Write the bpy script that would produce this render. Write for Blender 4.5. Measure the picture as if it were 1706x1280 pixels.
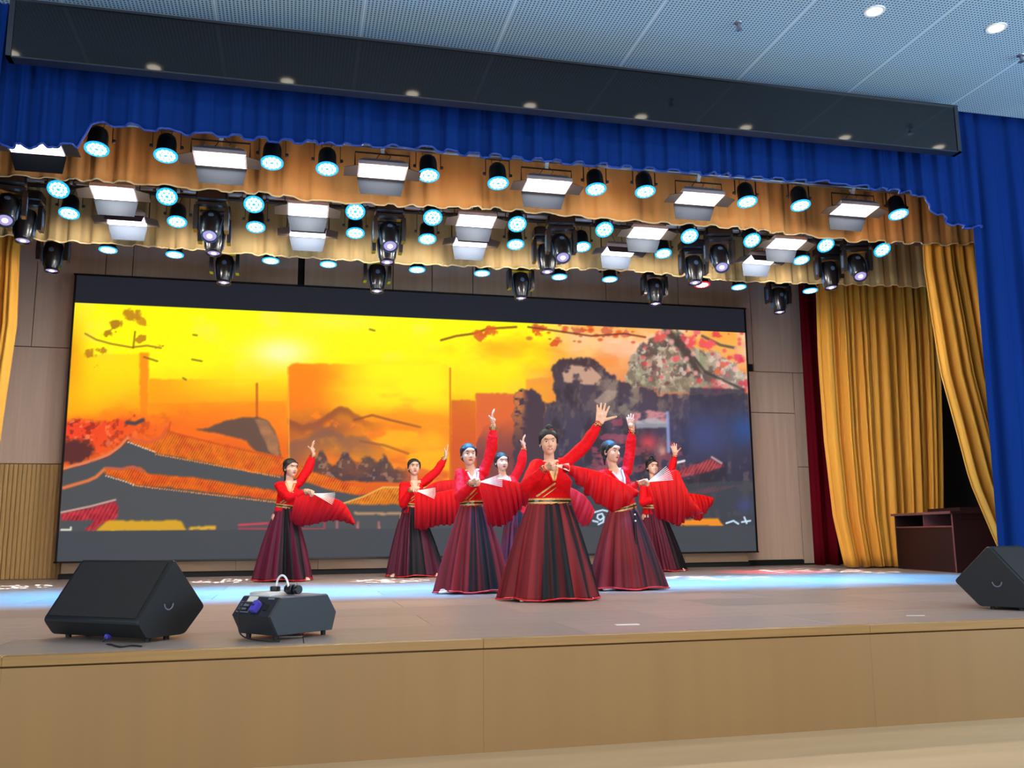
import bpy, math, random
import numpy as np
from mathutils import Vector, Matrix, Quaternion
from mathutils.bvhtree import BVHTree
random.seed(4); rng = np.random.RandomState(7)
PI = math.pi
for o in list(bpy.data.objects): bpy.data.objects.remove(o, do_unlink=True)
SC = bpy.context.scene; COL = SC.collection

# ------------------------------------------------------------------ camera
EYE = 0.57                      # eye height above the stage floor (z = 0)
F, YAW, PITCH, ROLL = 1522.5, 0.235, 0.164, -0.010
def cam_basis():
    cy, sy, cp, sp = math.cos(YAW), math.sin(YAW), math.cos(PITCH), math.sin(PITCH)
    f = Vector((sy*cp, cy*cp, sp)); r = Vector((cy, -sy, 0)); u = r.cross(f)
    cr, sr = math.cos(ROLL), math.sin(ROLL)
    return r*cr+u*sr, u*cr-r*sr, f
CR, CU, CF = cam_basis(); CO = Vector((0, 0, EYE))
cd = bpy.data.cameras.new('camera'); cam = bpy.data.objects.new('camera', cd); COL.objects.link(cam)
cd.sensor_width = 36; cd.lens = F/1706*36; cd.clip_end = 200
M = Matrix((CR, CU, -CF)).transposed().to_4x4(); M.translation = CO; cam.matrix_world = M
SC.camera = cam
def ray(px, py): return CR*((px-853)/F) - CU*((py-640)/F) + CF
def at(px, py, Y=None, z=None, x=None):
    d = ray(px, py)
    t = (Y-CO.y)/d.y if Y is not None else ((z-CO.z)/d.z if z is not None else (x-CO.x)/d.x)
    return CO + d*t
def plane_hit(px, py, P, n):
    d = ray(px, py); return CO + d*((P-CO).dot(n)/d.dot(n))
def to_px(P):
    v = P-CO; w = v.dot(CF); return 853+F*v.dot(CR)/w, 640-F*v.dot(CU)/w
# ------------------------------------------------------------------ view, world
SC.view_settings.view_transform = 'Standard'; SC.view_settings.look = 'None'
SC.view_settings.exposure = 0.0; SC.view_settings.gamma = 1.0; SC.view_settings.use_curve_mapping = False
W = bpy.data.worlds.new('world'); SC.world = W; W.use_nodes = True
W.node_tree.nodes['Background'].inputs[0].default_value = (0.75, 0.85, 1.0, 1)
W.node_tree.nodes['Background'].inputs[1].default_value = 0.30
def light(name, typ, loc, target, power, color=(1, 1, 1), size=1.0, size_y=None, spot=60, blend=.6, spread=None):
    l = bpy.data.lights.new(name, typ); l.energy = power; l.color = color
    if typ == 'AREA':
        l.shape = 'RECTANGLE'; l.size = size; l.size_y = size_y or size
        if spread: l.spread = math.radians(spread)
    else:
        l.shadow_soft_size = size
    if typ == 'SPOT': l.spot_size = math.radians(spot); l.spot_blend = blend
    o = bpy.data.objects.new(name, l); COL.objects.link(o); o.location = loc
    d = Vector(target)-Vector(loc); o.rotation_euler = d.to_track_quat('-Z', 'Y').to_euler()
    return o
CEIL = 4.955
# hall lighting: rows of ceiling lamps above the audience, added unseen fills from the rear and sides
light('hall_ceiling_light', 'AREA', (2.0, 1.5, CEIL-.08), (2.2, 6.5, 0.6), 280, (1, .93, .84), 9, 1.2)
light('hall_rear_fill', 'AREA', (2.0, -5, 1.7), (2.2, 10, 2.6), 420, (1, .95, .90), 8, 3)  # unseen fill added low behind the camera to brighten the valances
light('cool_ceiling_fill', 'AREA', (9.5, 2.0, 1.6), (3.5, 6.0, 4.9), 420, (.55, .8, 1), 4, 2.0)  # no window here: cool fill added to brighten the ceiling
light('cool_ceiling_fill', 'AREA', (-5.5, 1.0, 1.4), (1.5, 6.2, 4.9), 260, (.55, .8, 1), 4, 2.0)  # second added cool fill for the ceiling, from the left
# stage front wash on the dancers
light('front_wash_light', 'SPOT', (0.6, 1.5, 4.3), (2.3, 8.6, 1.0), 430, (1, .93, .86), .35, spot=50, blend=1)
light('front_wash_light', 'SPOT', (4.2, 1.5, 4.3), (3.2, 9.5, 1.0), 320, (1, .93, .88), .35, spot=50, blend=1)

# ------------------------------------------------------------------ materials
def s2l(c):
    if isinstance(c, str): c = tuple(int(c[i:i+2], 16)/255 for i in (0, 2, 4))
    return tuple(x/12.92 if x <= .04045 else ((x+.055)/1.055)**2.4 for x in c)
def nodes(m): return m.node_tree.nodes, m.node_tree.links
def mat(name, col, rough=.5, metal=0, noise=None, bump=None, sheen=0, coat=0, emis=None, estr=0, spec=None, trans=0):
    m = bpy.data.materials.new(name); m.use_nodes = True; N, L = nodes(m); b = N['Principled BSDF']
    c = s2l(col); b.inputs['Base Color'].default_value = (*c, 1); b.inputs['Roughness'].default_value = rough
    b.inputs['Metallic'].default_value = metal; b.inputs['Sheen Weight'].default_value = sheen
    b.inputs['Coat Weight'].default_value = coat
    if spec is not None: b.inputs['Specular IOR Level'].default_value = spec
    if emis: b.inputs['Emission Color'].default_value = (*s2l(emis), 1); b.inputs['Emission Strength'].default_value = estr
    tc = N.new('ShaderNodeTexCoord')
    if noise:        # (scale vector, amount)
        mp = N.new('ShaderNodeMapping'); mp.inputs['Scale'].default_value = noise[0]; L.new(tc.outputs['Object'], mp.inputs[0])
        n = N.new('ShaderNodeTexNoise'); n.inputs['Scale'].default_value = 1; n.inputs['Detail'].default_value = 5; L.new(mp.outputs[0], n.inputs['Vector'])
        r = N.new('ShaderNodeMapRange'); r.inputs[1].default_value = .25; r.inputs[2].default_value = .75
        r.inputs[3].default_value = 1-noise[1]; r.inputs[4].default_value = 1+noise[1]; L.new(n.outputs[0], r.inputs[0])
        mx = N.new('ShaderNodeMix'); mx.data_type = 'RGBA'; mx.blend_type = 'MULTIPLY'; mx.inputs[0].default_value = 1
        mx.inputs[6].default_value = (*c, 1); L.new(r.outputs[0], mx.inputs[7]); L.new(mx.outputs[2], b.inputs['Base Color'])
    if bump:         # (scale, strength)
        n2 = N.new('ShaderNodeTexNoise'); n2.inputs['Scale'].default_value = bump[0]; n2.inputs['Detail'].default_value = 3; L.new(tc.outputs['Object'], n2.inputs['Vector'])
        bp = N.new('ShaderNodeBump'); bp.inputs['Strength'].default_value = bump[1]; bp.inputs['Distance'].default_value = .01
        L.new(n2.outputs[0], bp.inputs['Height']); L.new(bp.outputs[0], b.inputs['Normal'])
    return m
def emit(name, col, s):
    m = bpy.data.materials.new(name); m.use_nodes = True; N, L = nodes(m)
    b = N['Principled BSDF']; b.inputs['Base Color'].default_value = (.02, .02, .02, 1); b.inputs['Roughness'].default_value = .4
    b.inputs['Emission Color'].default_value = (*s2l(col), 1); b.inputs['Emission Strength'].default_value = s
    return m
def attr_mat(name, rough=.6, sheen=0, emission=False, bump=None, trans=0, spec=.5):
    m = bpy.data.materials.new(name); m.use_nodes = True; N, L = nodes(m); b = N['Principled BSDF']
    a = N.new('ShaderNodeAttribute'); a.attribute_name = 'col'
    b.inputs['Roughness'].default_value = rough; b.inputs['Sheen Weight'].default_value = sheen; b.inputs['Specular IOR Level'].default_value = spec
    if emission:
        b.inputs['Base Color'].default_value = (.01, .01, .01, 1); L.new(a.outputs[0], b.inputs['Emission Color']); b.inputs['Emission Strength'].default_value = 1.0
    else: L.new(a.outputs[0], b.inputs['Base Color'])
    if trans:
        t = N.new('ShaderNodeBsdfTranslucent'); L.new(a.outputs[0], t.inputs[0]); mx = N.new('ShaderNodeMixShader'); mx.inputs[0].default_value = trans
        L.new(b.outputs[0], mx.inputs[1]); L.new(t.outputs[0], mx.inputs[2]); L.new(mx.outputs[0], N['Material Output'].inputs[0])
    return m
MT = {}
MT['wood_panel'] = mat('wood_panel', 'D6B8A0', .55, noise=((14, 14, .6), .10))
MT['wood_flute'] = mat('wood_flute', 'C8A268', .55, noise=((14, 14, .6), .12))
MT['wood_plinth'] = mat('wood_plinth', 'BFA286', .5, noise=((2, 2, 20), .08))
MT['stage_front'] = mat('stage_front', '8E6C40', .45, noise=((9, 9, .5), .05))
MT['nosing'] = mat('nosing', '94703F', .4, noise=((2, 9, 60), .14))
MT['hall_floor'] = mat('hall_floor', 'BFA27C', .4, noise=((1.5, 9, 1), .06))
MT['dark'] = mat('dark', '0A0A0C', .8)
MT['dark_wall'] = mat('dark_wall', '0B0A0D', .9)
MT['black'] = mat('black', '1A1B1F', .5)
MT['black_gloss'] = mat('black_gloss', '14161C', .3)
MT['frame'] = mat('frame', '101014', .35)
MT['fascia'] = mat('fascia', '0E1016', .07, spec=.5)
MT['fascia_frame'] = mat('fascia_frame', '3A3E48', .3, metal=.6)
MT['blue'] = mat('blue', '052A6E', .85, noise=((5, 5, .5), .12), spec=.1)
MT['gold'] = mat('gold', 'D99550', .8, noise=((5, 5, .5), .12), sheen=.12)
MT['gold_leg'] = mat('gold_leg', 'E8A434', .75, noise=((5, 5, .4), .10), sheen=.15)
MT['khaki'] = mat('khaki', 'BC9B62', .8, noise=((5, 5, .5), .10), sheen=.12)
MT['wine'] = mat('wine', '58000F', .85, noise=((5, 5, .5), .2), spec=.1)
MT['trim_gold'] = mat('trim_gold', 'E8C58A', .6)
MT['trim_blue'] = mat('trim_blue', '123A94', .6)
MT['steel'] = mat('steel', '8A90A0', .35, metal=.8)
MT['white_clamp'] = mat('white_clamp', 'E8E8EA', .5)
MT['can'] = mat('can', '10151C', .38)
MT['yoke'] = mat('yoke', '2A1C1A', .5)
MT['par_face'] = emit('par_face', '1AA8F0', 1.6)
MT['par_led'] = emit('par_led', 'C8FFFF', 6)
MT['par_face_red'] = emit('par_face_red', 'F01028', 2.2)
MT['par_led_red'] = emit('par_led_red', 'FFC8C8', 6)
MT['panel_led'] = emit('panel_led', 'FBF8FF', 3.5)
MT['barn'] = mat('barn', '12161C', .7, spec=.1)
MT['housing'] = mat('housing', 'A39AA0', .5)
MT['barn_side'] = mat('barn_side', '2E2620', .6)
MT['barn_dark'] = mat('barn_dark', '3C3038', .5)
MT['mh'] = mat('mh', '12131A', .3, coat=.3)
MT['mh_silver'] = mat('mh_silver', '4C6488', .4, metal=.2)
MT['lens'] = emit('lens', 'B9A8E8', .9)
MT['lens_hot'] = emit('lens_hot', 'FFF0FF', 8)
MT['downlight'] = emit('downlight', 'FFF3DC', 9)
MT['white'] = mat('white', 'E6E6E8', .5)
MT['speaker'] = mat('speaker', '0F1013', .55, bump=(160, .25))
MT['grille'] = mat('grille', '171413', .7, bump=(300, .5))
MT['fog'] = mat('fog', '25272D', .45, bump=(200, .1))
MT['fog_top'] = mat('fog_top', '6E7180', .4)
MT['tank'] = mat('tank', 'C9C6C2', .35)
MT['purple'] = mat('purple', '4B43B8', .5)
MT['rubber'] = mat('rubber', '0A0A0B', .6)
MT['paper'] = mat('paper', 'DAD6C2', .7)
MT['desk'] = mat('desk', '26080C', .5, noise=((3, 3, .6), .2))
MT['desk_edge'] = mat('desk_edge', '7A4A4A', .4)
MT['skin'] = mat('skin', 'D9A284', .55, noise=((9, 9, 9), .03))
MT['hair'] = mat('hair', '100E0D', .6, noise=((60, 60, 8), .3))
MT['jacket'] = mat('jacket', 'D40510', .7, bump=(60, .25), spec=.15)
MT['gold_trim'] = mat('gold_trim', 'C99B55', .4, metal=.3, noise=((70, 70, 70), .5))
MT['silver_trim'] = mat('silver_trim', 'C8CCD8', .4)
MT['skirt'] = attr_mat('skirt', .6, spec=.2)
MT['silk'] = attr_mat('silk', .5, trans=.4, spec=.2)
MT['red_trim'] = mat('red_trim', 'C8141C', .5)
MT['fan_rib'] = mat('fan_rib', 'E8D8C8', .5)
MT['eye'] = mat('eye', 'F0ECEA', .3)
MT['iris'] = mat('iris', '120C0A', .2)
MT['brow'] = mat('brow', '2A1C18', .8)
MT['lips'] = mat('lips', 'B02A34', .35)
MT['shoe'] = mat('shoe', 'E6DCD2', .6)
MT['screen'] = attr_mat('screen', .7, emission=True, spec=.08)
MT['blue_led'] = emit('blue_led', '2060FF', 2)

def floor_mat(name, base, seed):
    m = mat(name, base, .34, noise=((1.2, 7, 1), .12)); return m
MT['board'] = [floor_mat('board%d' % i, c, i) for i, c in enumerate(['958680', '9B8983', 'A08D84', '8E817B'])]
# perforated ceiling sheet
def perforated():
    m = mat('perforated_ceiling', 'A9BCCB', .6); N, L = nodes(m); b = N['Principled BSDF']
    tc = N.new('ShaderNodeTexCoord'); sc = N.new('ShaderNodeVectorMath'); sc.operation = 'SCALE'; sc.inputs['Scale'].default_value = 32
    L.new(tc.outputs['Object'], sc.inputs[0])
    fr = N.new('ShaderNodeVectorMath'); fr.operation = 'FRACTION'; L.new(sc.outputs[0], fr.inputs[0])
    sb = N.new('ShaderNodeVectorMath'); sb.operation = 'SUBTRACT'; sb.inputs[1].default_value = (.5, .5, 0); L.new(fr.outputs[0], sb.inputs[0])
    ml = N.new('ShaderNodeVectorMath'); ml.operation = 'MULTIPLY'; ml.inputs[1].default_value = (1, 1, 0); L.new(sb.outputs[0], ml.inputs[0])
    ln = N.new('ShaderNodeVectorMath'); ln.operation = 'LENGTH'; L.new(ml.outputs[0], ln.inputs[0])
    r = N.new('ShaderNodeMapRange'); r.inputs[1].default_value = .22; r.inputs[2].default_value = .34; L.new(ln.outputs['Value'], r.inputs[0])
    mx = N.new('ShaderNodeMix'); mx.data_type = 'RGBA'; mx.inputs[6].default_value = (*s2l('303B48'), 1); mx.inputs[7].default_value = (*s2l('A6C6DC'), 1)
    L.new(r.outputs[0], mx.inputs[0]); L.new(mx.outputs[2], b.inputs['Base Color']); return m
MT['perf'] = perforated()

# ------------------------------------------------------------------ mesh helpers
ORG = {}
class MB:
    def __init__(s): s.v = []; s.f = []
    def add(s, vs, fs):
        o = len(s.v); s.v += [Vector(v) for v in vs]; s.f += [tuple(i+o for i in f) for f in fs]; return s
    def box(s, c, d, R=None):
        c = Vector(c); hx, hy, hz = d[0]/2, d[1]/2, d[2]/2
        vs = [Vector((x, y, z)) for z in (-hz, hz) for y in (-hy, hy) for x in (-hx, hx)]
        if R is not None: vs = [R @ v for v in vs]
        return s.add([c+v for v in vs], [(0, 2, 3, 1), (4, 5, 7, 6), (0, 1, 5, 4), (2, 6, 7, 3), (0, 4, 6, 2), (1, 3, 7, 5)])
    def bbox(s, c, d, b=.01, R=None):      # box with chamfered vertical/horizontal edges
        c = Vector(c); hx, hy, hz = d[0]/2, d[1]/2, d[2]/2; b = min(b, hx*.9, hy*.9, hz*.9)
        prof = [(-hx+b, -hy), (hx-b, -hy), (hx, -hy+b), (hx, hy-b), (hx-b, hy), (-hx+b, hy), (-hx, hy-b), (-hx, -hy+b)]
        rings = []
        for z, k in ((-hz, b), (-hz+b, 0), (hz-b, 0), (hz, b)):
            rings.append([Vector((x*(1-k/hx), y*(1-k/hy), z)) for x, y in prof])
        if R is not None: rings = [[R @ v for v in r] for r in rings]
        return s.loft([[c+v for v in r] for r in rings])
    def loft(s, rings, cap=True, closed=True):
        n = len(rings[0]); o = len(s.v)
        for r in rings: s.v += [Vector(v) for v in r]
        for i in range(len(rings)-1):
            for j in range(n if closed else n-1):
                k = (j+1) % n; s.f.append((o+i*n+j, o+i*n+k, o+(i+1)*n+k, o+(i+1)*n+j))
        if cap: s.f.append(tuple(o+j for j in reversed(range(n)))); s.f.append(tuple(o+(len(rings)-1)*n+j for j in range(n)))
        return s
    def tube(s, pts, r, n=8, cap=True):
        pts = [Vector(p) for p in pts]; rr = r if hasattr(r, '__len__') else [r]*len(pts); rings = []
        t0 = (pts[1]-pts[0]).normalized(); a = t0.orthogonal().normalized()
        for i, p in enumerate(pts):
            t = ((pts[min(i+1, len(pts)-1)]-pts[max(i-1, 0)])).normalized()
            a = (a-t*a.dot(t)).normalized(); b = t.cross(a)
            rings.append([p+(a*math.cos(2*PI*j/n)+b*math.sin(2*PI*j/n))*rr[i] for j in range(n)])
        return s.loft(rings, cap)
    def lathe(s, prof, c=(0, 0, 0), ax=(0, 0, 1), n=20, cap=True):   # prof: (r, h)
        c = Vector(c); t = Vector(ax).normalized(); a = t.orthogonal().normalized(); b = t.cross(a)
        return s.loft([[c+t*h+(a*math.cos(2*PI*j/n)+b*math.sin(2*PI*j/n))*max(r, 1e-4) for j in range(n)] for r, h in prof], cap)
    def ell(s, c, r, R=None, nu=14, nv=10):
        c = Vector(c); r = (r, r, r) if not hasattr(r, '__len__') else r; rings = []
        for i in range(nv+1):
            ph = -PI/2+PI*i/nv; cs = max(math.cos(ph), 1e-3)
            ring = [Vector((r[0]*cs*math.cos(2*PI*j/nu), r[1]*cs*math.sin(2*PI*j/nu), r[2]*math.sin(ph))) for j in range(nu)]
            if R is not None: ring = [R @ v for v in ring]
            rings.append([c+v for v in ring])
        return s.loft(rings)
    def cone(s, p0, p1, r0, r1, n=14):     # round cone
        p0, p1 = Vector(p0), Vector(p1)
        s.ell(p0, r0, nu=n, nv=8); s.ell(p1, r1, nu=n, nv=8)
        if (p1-p0).length > 1e-4: s.tube([p0, p1], [r0, r1], n)
        return s
    def chain(s, pts, rad, n=14):
        for i in range(len(pts)-1): s.cone(pts[i], pts[i+1], rad[i], rad[i+1], n)
        return s
    def prism(s, poly, a, b): # poly of Vectors, extruded by vector
        e = Vector(a)*0+Vector(b)
        return s.loft([[Vector(p) for p in poly], [Vector(p)+e for p in poly]])
    def mesh(s, name, off=Vector((0, 0, 0)), smooth=True, angle=40):
        me = bpy.data.meshes.new(name); me.from_pydata([v-off for v in s.v], [], s.f)
        me.update()
        import bmesh
        bm = bmesh.new(); bm.from_mesh(me); bmesh.ops.recalc_face_normals(bm, faces=bm.faces); bm.to_mesh(me); bm.free()
        if smooth:
            me.shade_smooth()
            try: me.set_sharp_from_angle(angle=math.radians(angle))
            except Exception: pass
        return me
    def build(s, name, m, parent=None, loc=None, smooth=True, angle=40):
        off = Vector(ORG[parent.name]) if parent is not None else (Vector(loc) if loc is not None else Vector((0, 0, 0)))
        me = s.mesh(name, off, smooth, angle); me.materials.append(m)
        o = bpy.data.objects.new(name, me); COL.objects.link(o)
        if parent is not None: o.parent = parent
        else: o.location = off
        ORG[o.name] = off; return o
def thing(name, label, cat, loc=(0, 0, 0), group=None):
    o = bpy.data.objects.new(name, None); COL.objects.link(o); o.location = loc; o.empty_display_size = .1
    ORG[o.name] = Vector(loc); o['label'] = label; o['category'] = cat
    if group: o['group'] = group
    return o
def tag(o, label, cat, group=None):
    o['label'] = label; o['category'] = cat
    if group: o['group'] = group
    return o
def struct(o): o['kind'] = 'structure'; return o
def copy_tree(o, parent=None):
    c = o.copy(); COL.objects.link(c); c.parent = parent
    for ch in list(o.children): copy_tree(ch, c)
    return c
def child_copy(me, name, parent, loc):
    o = bpy.data.objects.new(name, me); COL.objects.link(o); o.parent = parent; o.location = loc; return o
def lerp(a, b, t): return a+(b-a)*t
def interp(pts, x):
    xs = [p[0] for p in pts]; ys = [p[1] for p in pts]; return float(np.interp(x, xs, ys))
def vnoise(x, seed=0):
    i = math.floor(x); f = x-i; f = f*f*(3-2*f)
    h = lambda k: (math.sin(k*127.1+seed*311.7)*43758.5453) % 1.0
    return lerp(h(i), h(i+1), f)
ORD = ['first', 'second', 'third', 'fourth', 'fifth', 'sixth', 'seventh', 'eighth', 'ninth', 'tenth', 'eleventh', 'twelfth']

# ------------------------------------------------------------------ shell
YE, YB = 5.17, 14.887            # stage edge, back wall
XL, XR = -6.4, 11.3
HF = -0.605
YP = 7.75                        # proscenium plane
struct(MB().box((2.2, YE/2-3, HF-.05), (20, YE+8, .1)).build('floor', MT['hall_floor']))
sf = struct(MB().box(((XL+XR)/2, (YE+.3+YB)/2, -.06), (XR-XL, YB-YE-.3, .06)).build('stage_floor', MT['stage_front']))
# stage floor boards (each a piece)
bw, bl = .80, 1.62; yy = YE+.05; row = 0
boards = {}
while yy < YB-.01:
    d = min(bw, YB-yy); xx = XL+(-.8 if row % 2 else 0)
    while xx < XR:
        x0, x1 = max(xx, XL), min(xx+bl, XR)
        if x1-x0 > .05:
            key = (round(x1-x0, 3), round(d, 3), random.randrange(4))
            if key not in boards:
                b_ = MB().bbox((0, 0, -.015), (key[0]-.004, key[1]-.004, .03), .0015); me = b_.mesh('board', smooth=False); me.materials.append(MT['board'][key[2]]); boards[key] = me
            child_copy(boards[key], 'board', sf, ((x0+x1)/2, yy+d/2, 0))
        xx += bl
    yy += bw; row += 1
# stage front: panels with joints + nosing
fr = struct(MB().box(((XL+XR)/2-1, YE+.17, HF/2-.02), (XR-XL+6, .27, -HF-.04)).build('stage_front', MT['stage_front']))
xs_ = at(805, 1120, Y=YE).x; x0 = xs_-2.44*3
for k in range(7):
    MB().bbox((x0+1.22, YE+.02, (HF-.05)/2-.008), (2.4395, .05, -HF-.052), .0006).build('panel', MT['stage_front'], fr)
    x0 += 2.44
x0 = xs_-2.44*3
for k in range(7):
    MB().bbox((x0+1.22, YE+.047, -.026), (2.4395, .12, .050), .003).build('edge_board', MT['nosing'], fr)
    x0 += 2.44
# ceilings
cl = struct(MB().box((2.2, YP/2-2, CEIL+.08), (20, YP+4, .08)).build('ceiling', MT['dark_wall']))
xc = at(1606, 0, z=CEIL).x
pw = 1.22; cm = {}
me = MB().box((0, 0, 0), (pw-.012, 2.44-.004, .02)).mesh('ceiling_panel', smooth=False); me.materials.append(MT['perf'])
strip = MB()
for i in range(-7, 5):
    for j in range(4):
        child_copy(me, 'ceiling_panel', cl, (xc+pw*(i+.5), YP-.02-2.44*(j+.5), CEIL+.01))
    strip.box((xc+pw*i, YP/2-1, CEIL+.004), (.014, YP+2, .006))
strip.build('joint_strip', mat('joint', 'D5E0EA', .5), cl)
struct(MB().box(((XL+XR)/2, (YP+YB)/2+.2, 6.75), (XR-XL+2, YB-YP+1, .1)).build('ceiling_stage_house', MT['dark_wall']))
struct(MB().box((2.2, YP+.5, 5.85), (20, .12, 1.9)).build('wall_front', MT['dark_wall']))
struct(MB().box((XL-.05, (YP+YB)/2+.3, 3.3), (.1, YB-YP+1, 6.8)).build('wall_left', MT['dark_wall']))
struct(MB().box((XR+.05, (YP+YB)/2+.3, 3.3), (.1, YB-YP+1, 6.8)).build('wall_right', MT['dark_wall']))
# proscenium side walls outside the opening
struct(MB().box((9.9, YP+.62, 2.0), (4.6, .1, 6.2)).build('wall_proscenium_right', MT['dark_wall']))
struct(MB().box((-5.2, YP+.62, 2.0), (5.2, .1, 6.2)).build('wall_proscenium_left', MT['dark_wall']))
# back wall with panels
bk = struct(MB().box(((XL+XR)/2, YB+.12, 3.3), (XR-XL, .12, 6.8)).build('wall_back', MT['dark']))
def wpanel(x0, x1, z0, z1, m='wood_panel', nm='panel', g=.006):
    return MB().bbox(((x0+x1)/2, YB+.03, (z0+z1)/2), (x1-x0-g*2, .05, z1-z0-g*2), .003).build(nm, MT[m], bk, smooth=False)
X = lambda px, py: at(px, py, Y=YB).x
Z = lambda px, py: at(px, py, Y=YB).z
xa = X(57, 510); zl1 = Z(60, 578); zl2 = Z(50, 773); xs0 = X(100, 700)
xsl = X(118, 600)
TOP = 6.5
lx = [xa-2.6, xa-1.3, xa]; 
for a_, b_ in zip([xa-2.4, xa-1.2, xa], [xa-1.2, xa, xs0+.5]): wpanel(a_, b_, zl1, TOP)
for a_, b_ in zip([xa-2.4, xa-.95], [xa-.95, xs0+.5]): wpanel(a_, b_, zl2, zl1)
# fluted lower panel: separate vertical slats
xf = XL; fl = MB().box(((XL+xs0+.5)/2, YB+.05, zl2/2), (xs0+.5-XL, .03, zl2)).build('fluted_backing', MT['wood_flute'], bk)
slat = MB(); 
while xf < xs0+.45: slat.bbox((xf+.03, YB+.025, zl2/2), (.048, .03, zl2-.004), .008); xf += .062
so = slat.build('slat', MT['wood_flute'], bk); so['kind'] = 'stuff'
# upper panels over the screen
ztop = [xs0+.5, X(222, 430), X(503, 450)-.05]
ups = [(xs0+.5, X(222, 430)), (X(222, 430), X(497, 450)), (X(507, 450), X(655, 460)), (X(655, 460), X(720, 470)), (X(720, 470), X(788, 470)), (X(788, 470), X(885, 480)), (X(885, 480), X(1010, 490)), (X(1010, 490), X(1130, 490)), (X(1130, 490), X(1250, 500))]
for a_, b_ in ups: wpanel(a_, b_, 3.6, TOP)
xr0 = X(1250, 700); zr1 = Z(1290, 620); zr2 = Z(1285, 688); xr1 = X(1323, 660); xr2 = X(1345, 660)+.55; zr3 = Z(1330, 778)
wpanel(X(1250, 500), xr2, zr1, TOP); wpanel(xr0-.3, xr1, zr2, zr1); wpanel(xr0-.3, xr1, .09, zr2)
wpanel(xr1, xr2, zr3, zr1); wpanel(xr1, xr2, .02, zr3); wpanel(xr2, XR, .02, TOP)
MB().box((lerp(xr0-.3, xr1, .5), YB+.02, .045), (xr1-xr0+.3, .05, .09)).build('baseboard_back', MT['dark'], bk)

# ------------------------------------------------------------------ LED screen
YS = 14.537; sx0, sx1, sz0, sz1 = -3.303, 7.789, .236, 4.547
scr = thing('led_screen', 'wide LED video wall showing orange sky, palace roofs and dark cliffs on the back wall', 'screen', ((sx0+sx1)/2, YS, .236))
MB().bbox(((sx0+sx1)/2, YS+.12, (sz0+sz1)/2), (sx1-sx0, .2, sz1-sz0), .01).build('cabinet', MT['black'], scr, smooth=False)
fb = MB()
for c, d in ((((sx0+sx1)/2, YS+.05, sz1-.012), (sx1-sx0+.03, .14, .024)), (((sx0+sx1)/2, YS+.05, sz0+.012), (sx1-sx0+.03, .14, .024)),
             ((sx0+.012, YS+.05, (sz0+sz1)/2), (.024, .14, sz1-sz0)), ((sx1-.012, YS+.05, (sz0+sz1)/2), (.024, .14, sz1-sz0))): fb.box(c, d)
fb.build('frame', MT['frame'], scr, smooth=False)
pl = thing('screen_plinth', 'low wooden plinth in panels under the LED screen', 'plinth', ((sx0+sx1)/2, YB-.2, 0))
x = sx0+.05; k = 0
while x < sx1-.1:
    x2 = min(x+1.22, sx1-.1)
    MB().bbox(((x+x2)/2, YB-.165, .155), (x2-x-.004, .05, .15), .002).build('panel', MT['wood_plinth'], pl, smooth=False); x = x2
MB().box(((sx0+sx1)/2-.03, YB-.15, .036), (sx1-sx0-.1, .12, .072)).build('kickboard', MT['dark'], pl, smooth=False)

# ---- picture on the screen, drawn as colours on a fine grid
NX, NZ = 860, 334
gx = np.linspace(sx0+.025, sx1-.025, NX); gz = np.linspace(sz0+.025, sz1-.025, NZ)
GX, GZ = np.meshgrid(gx, gz)
yy_ = YS+.005
V0 = np.stack([GX, np.full_like(GX, yy_-CO.y), GZ-EYE], -1)
r3 = np.array([list(CR), list(CU), list(CF)])
q = V0 @ r3.T
U = 853+F*q[..., 0]/q[..., 2]; V = 640-F*q[..., 1]/q[..., 2]
def fbm(u, v, sc, seed, oct=4, sy=1.0):
    out = 0; amp = .5; tot = 0
    r = np.random.RandomState(seed)
    for o in range(oct):
        lat = r.rand(64, 64); a = u/sc*(2**o); b = v/sc*sy*(2**o)
        i = np.floor(a).astype(int); j = np.floor(b).astype(int); fa = a-i; fb_ = b-j
        fa = fa*fa*(3-2*fa); fb_ = fb_*fb_*(3-2*fb_)
        g = lambda p, q_: lat[p % 64, q_ % 64]
        out = out+amp*((g(i, j)*(1-fa)+g(i+1, j)*fa)*(1-fb_)+(g(i, j+1)*(1-fa)+g(i+1, j+1)*fa)*fb_); tot += amp; amp *= .5
    return out/tot
def C(h): return np.array([int(h[i:i+2], 16)/255 for i in (0, 2, 4)])
def inpoly(poly, j=1.5):
    u = U+(JN1-.5)*j*2; v = V+(JN2-.5)*j*2
    ins = np.zeros(u.shape, bool); n = len(poly)
    for i in range(n):
        (x1, y1), (x2, y2) = poly[i], poly[(i+1) % n]
        if y1 == y2: continue
        c = ((y1 > v) != (y2 > v)) & (u < (x2-x1)*(v-y1)/(y2-y1)+x1); ins ^= c
    m = ins.astype(float); m = (m+np.roll(m, 1, 0)+np.roll(m, -1, 0))/3; return (m+np.roll(m, 1, 1)+np.roll(m, -1, 1))/3
def sst(a, b, x): t = np.clip((x-a)/(b-a), 0, 1); return t*t*(3-2*t)
def grad(stops, t):
    xs = [s_[0] for s_ in stops]; cs = np.array([C(s_[1]) for s_ in stops])
    return np.stack([np.interp(t, xs, cs[:, k]) for k in range(3)], -1)
def over(img, col, m): 
    m = np.clip(m, 0, 1)[..., None]; return img*(1-m)+col*m
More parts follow.
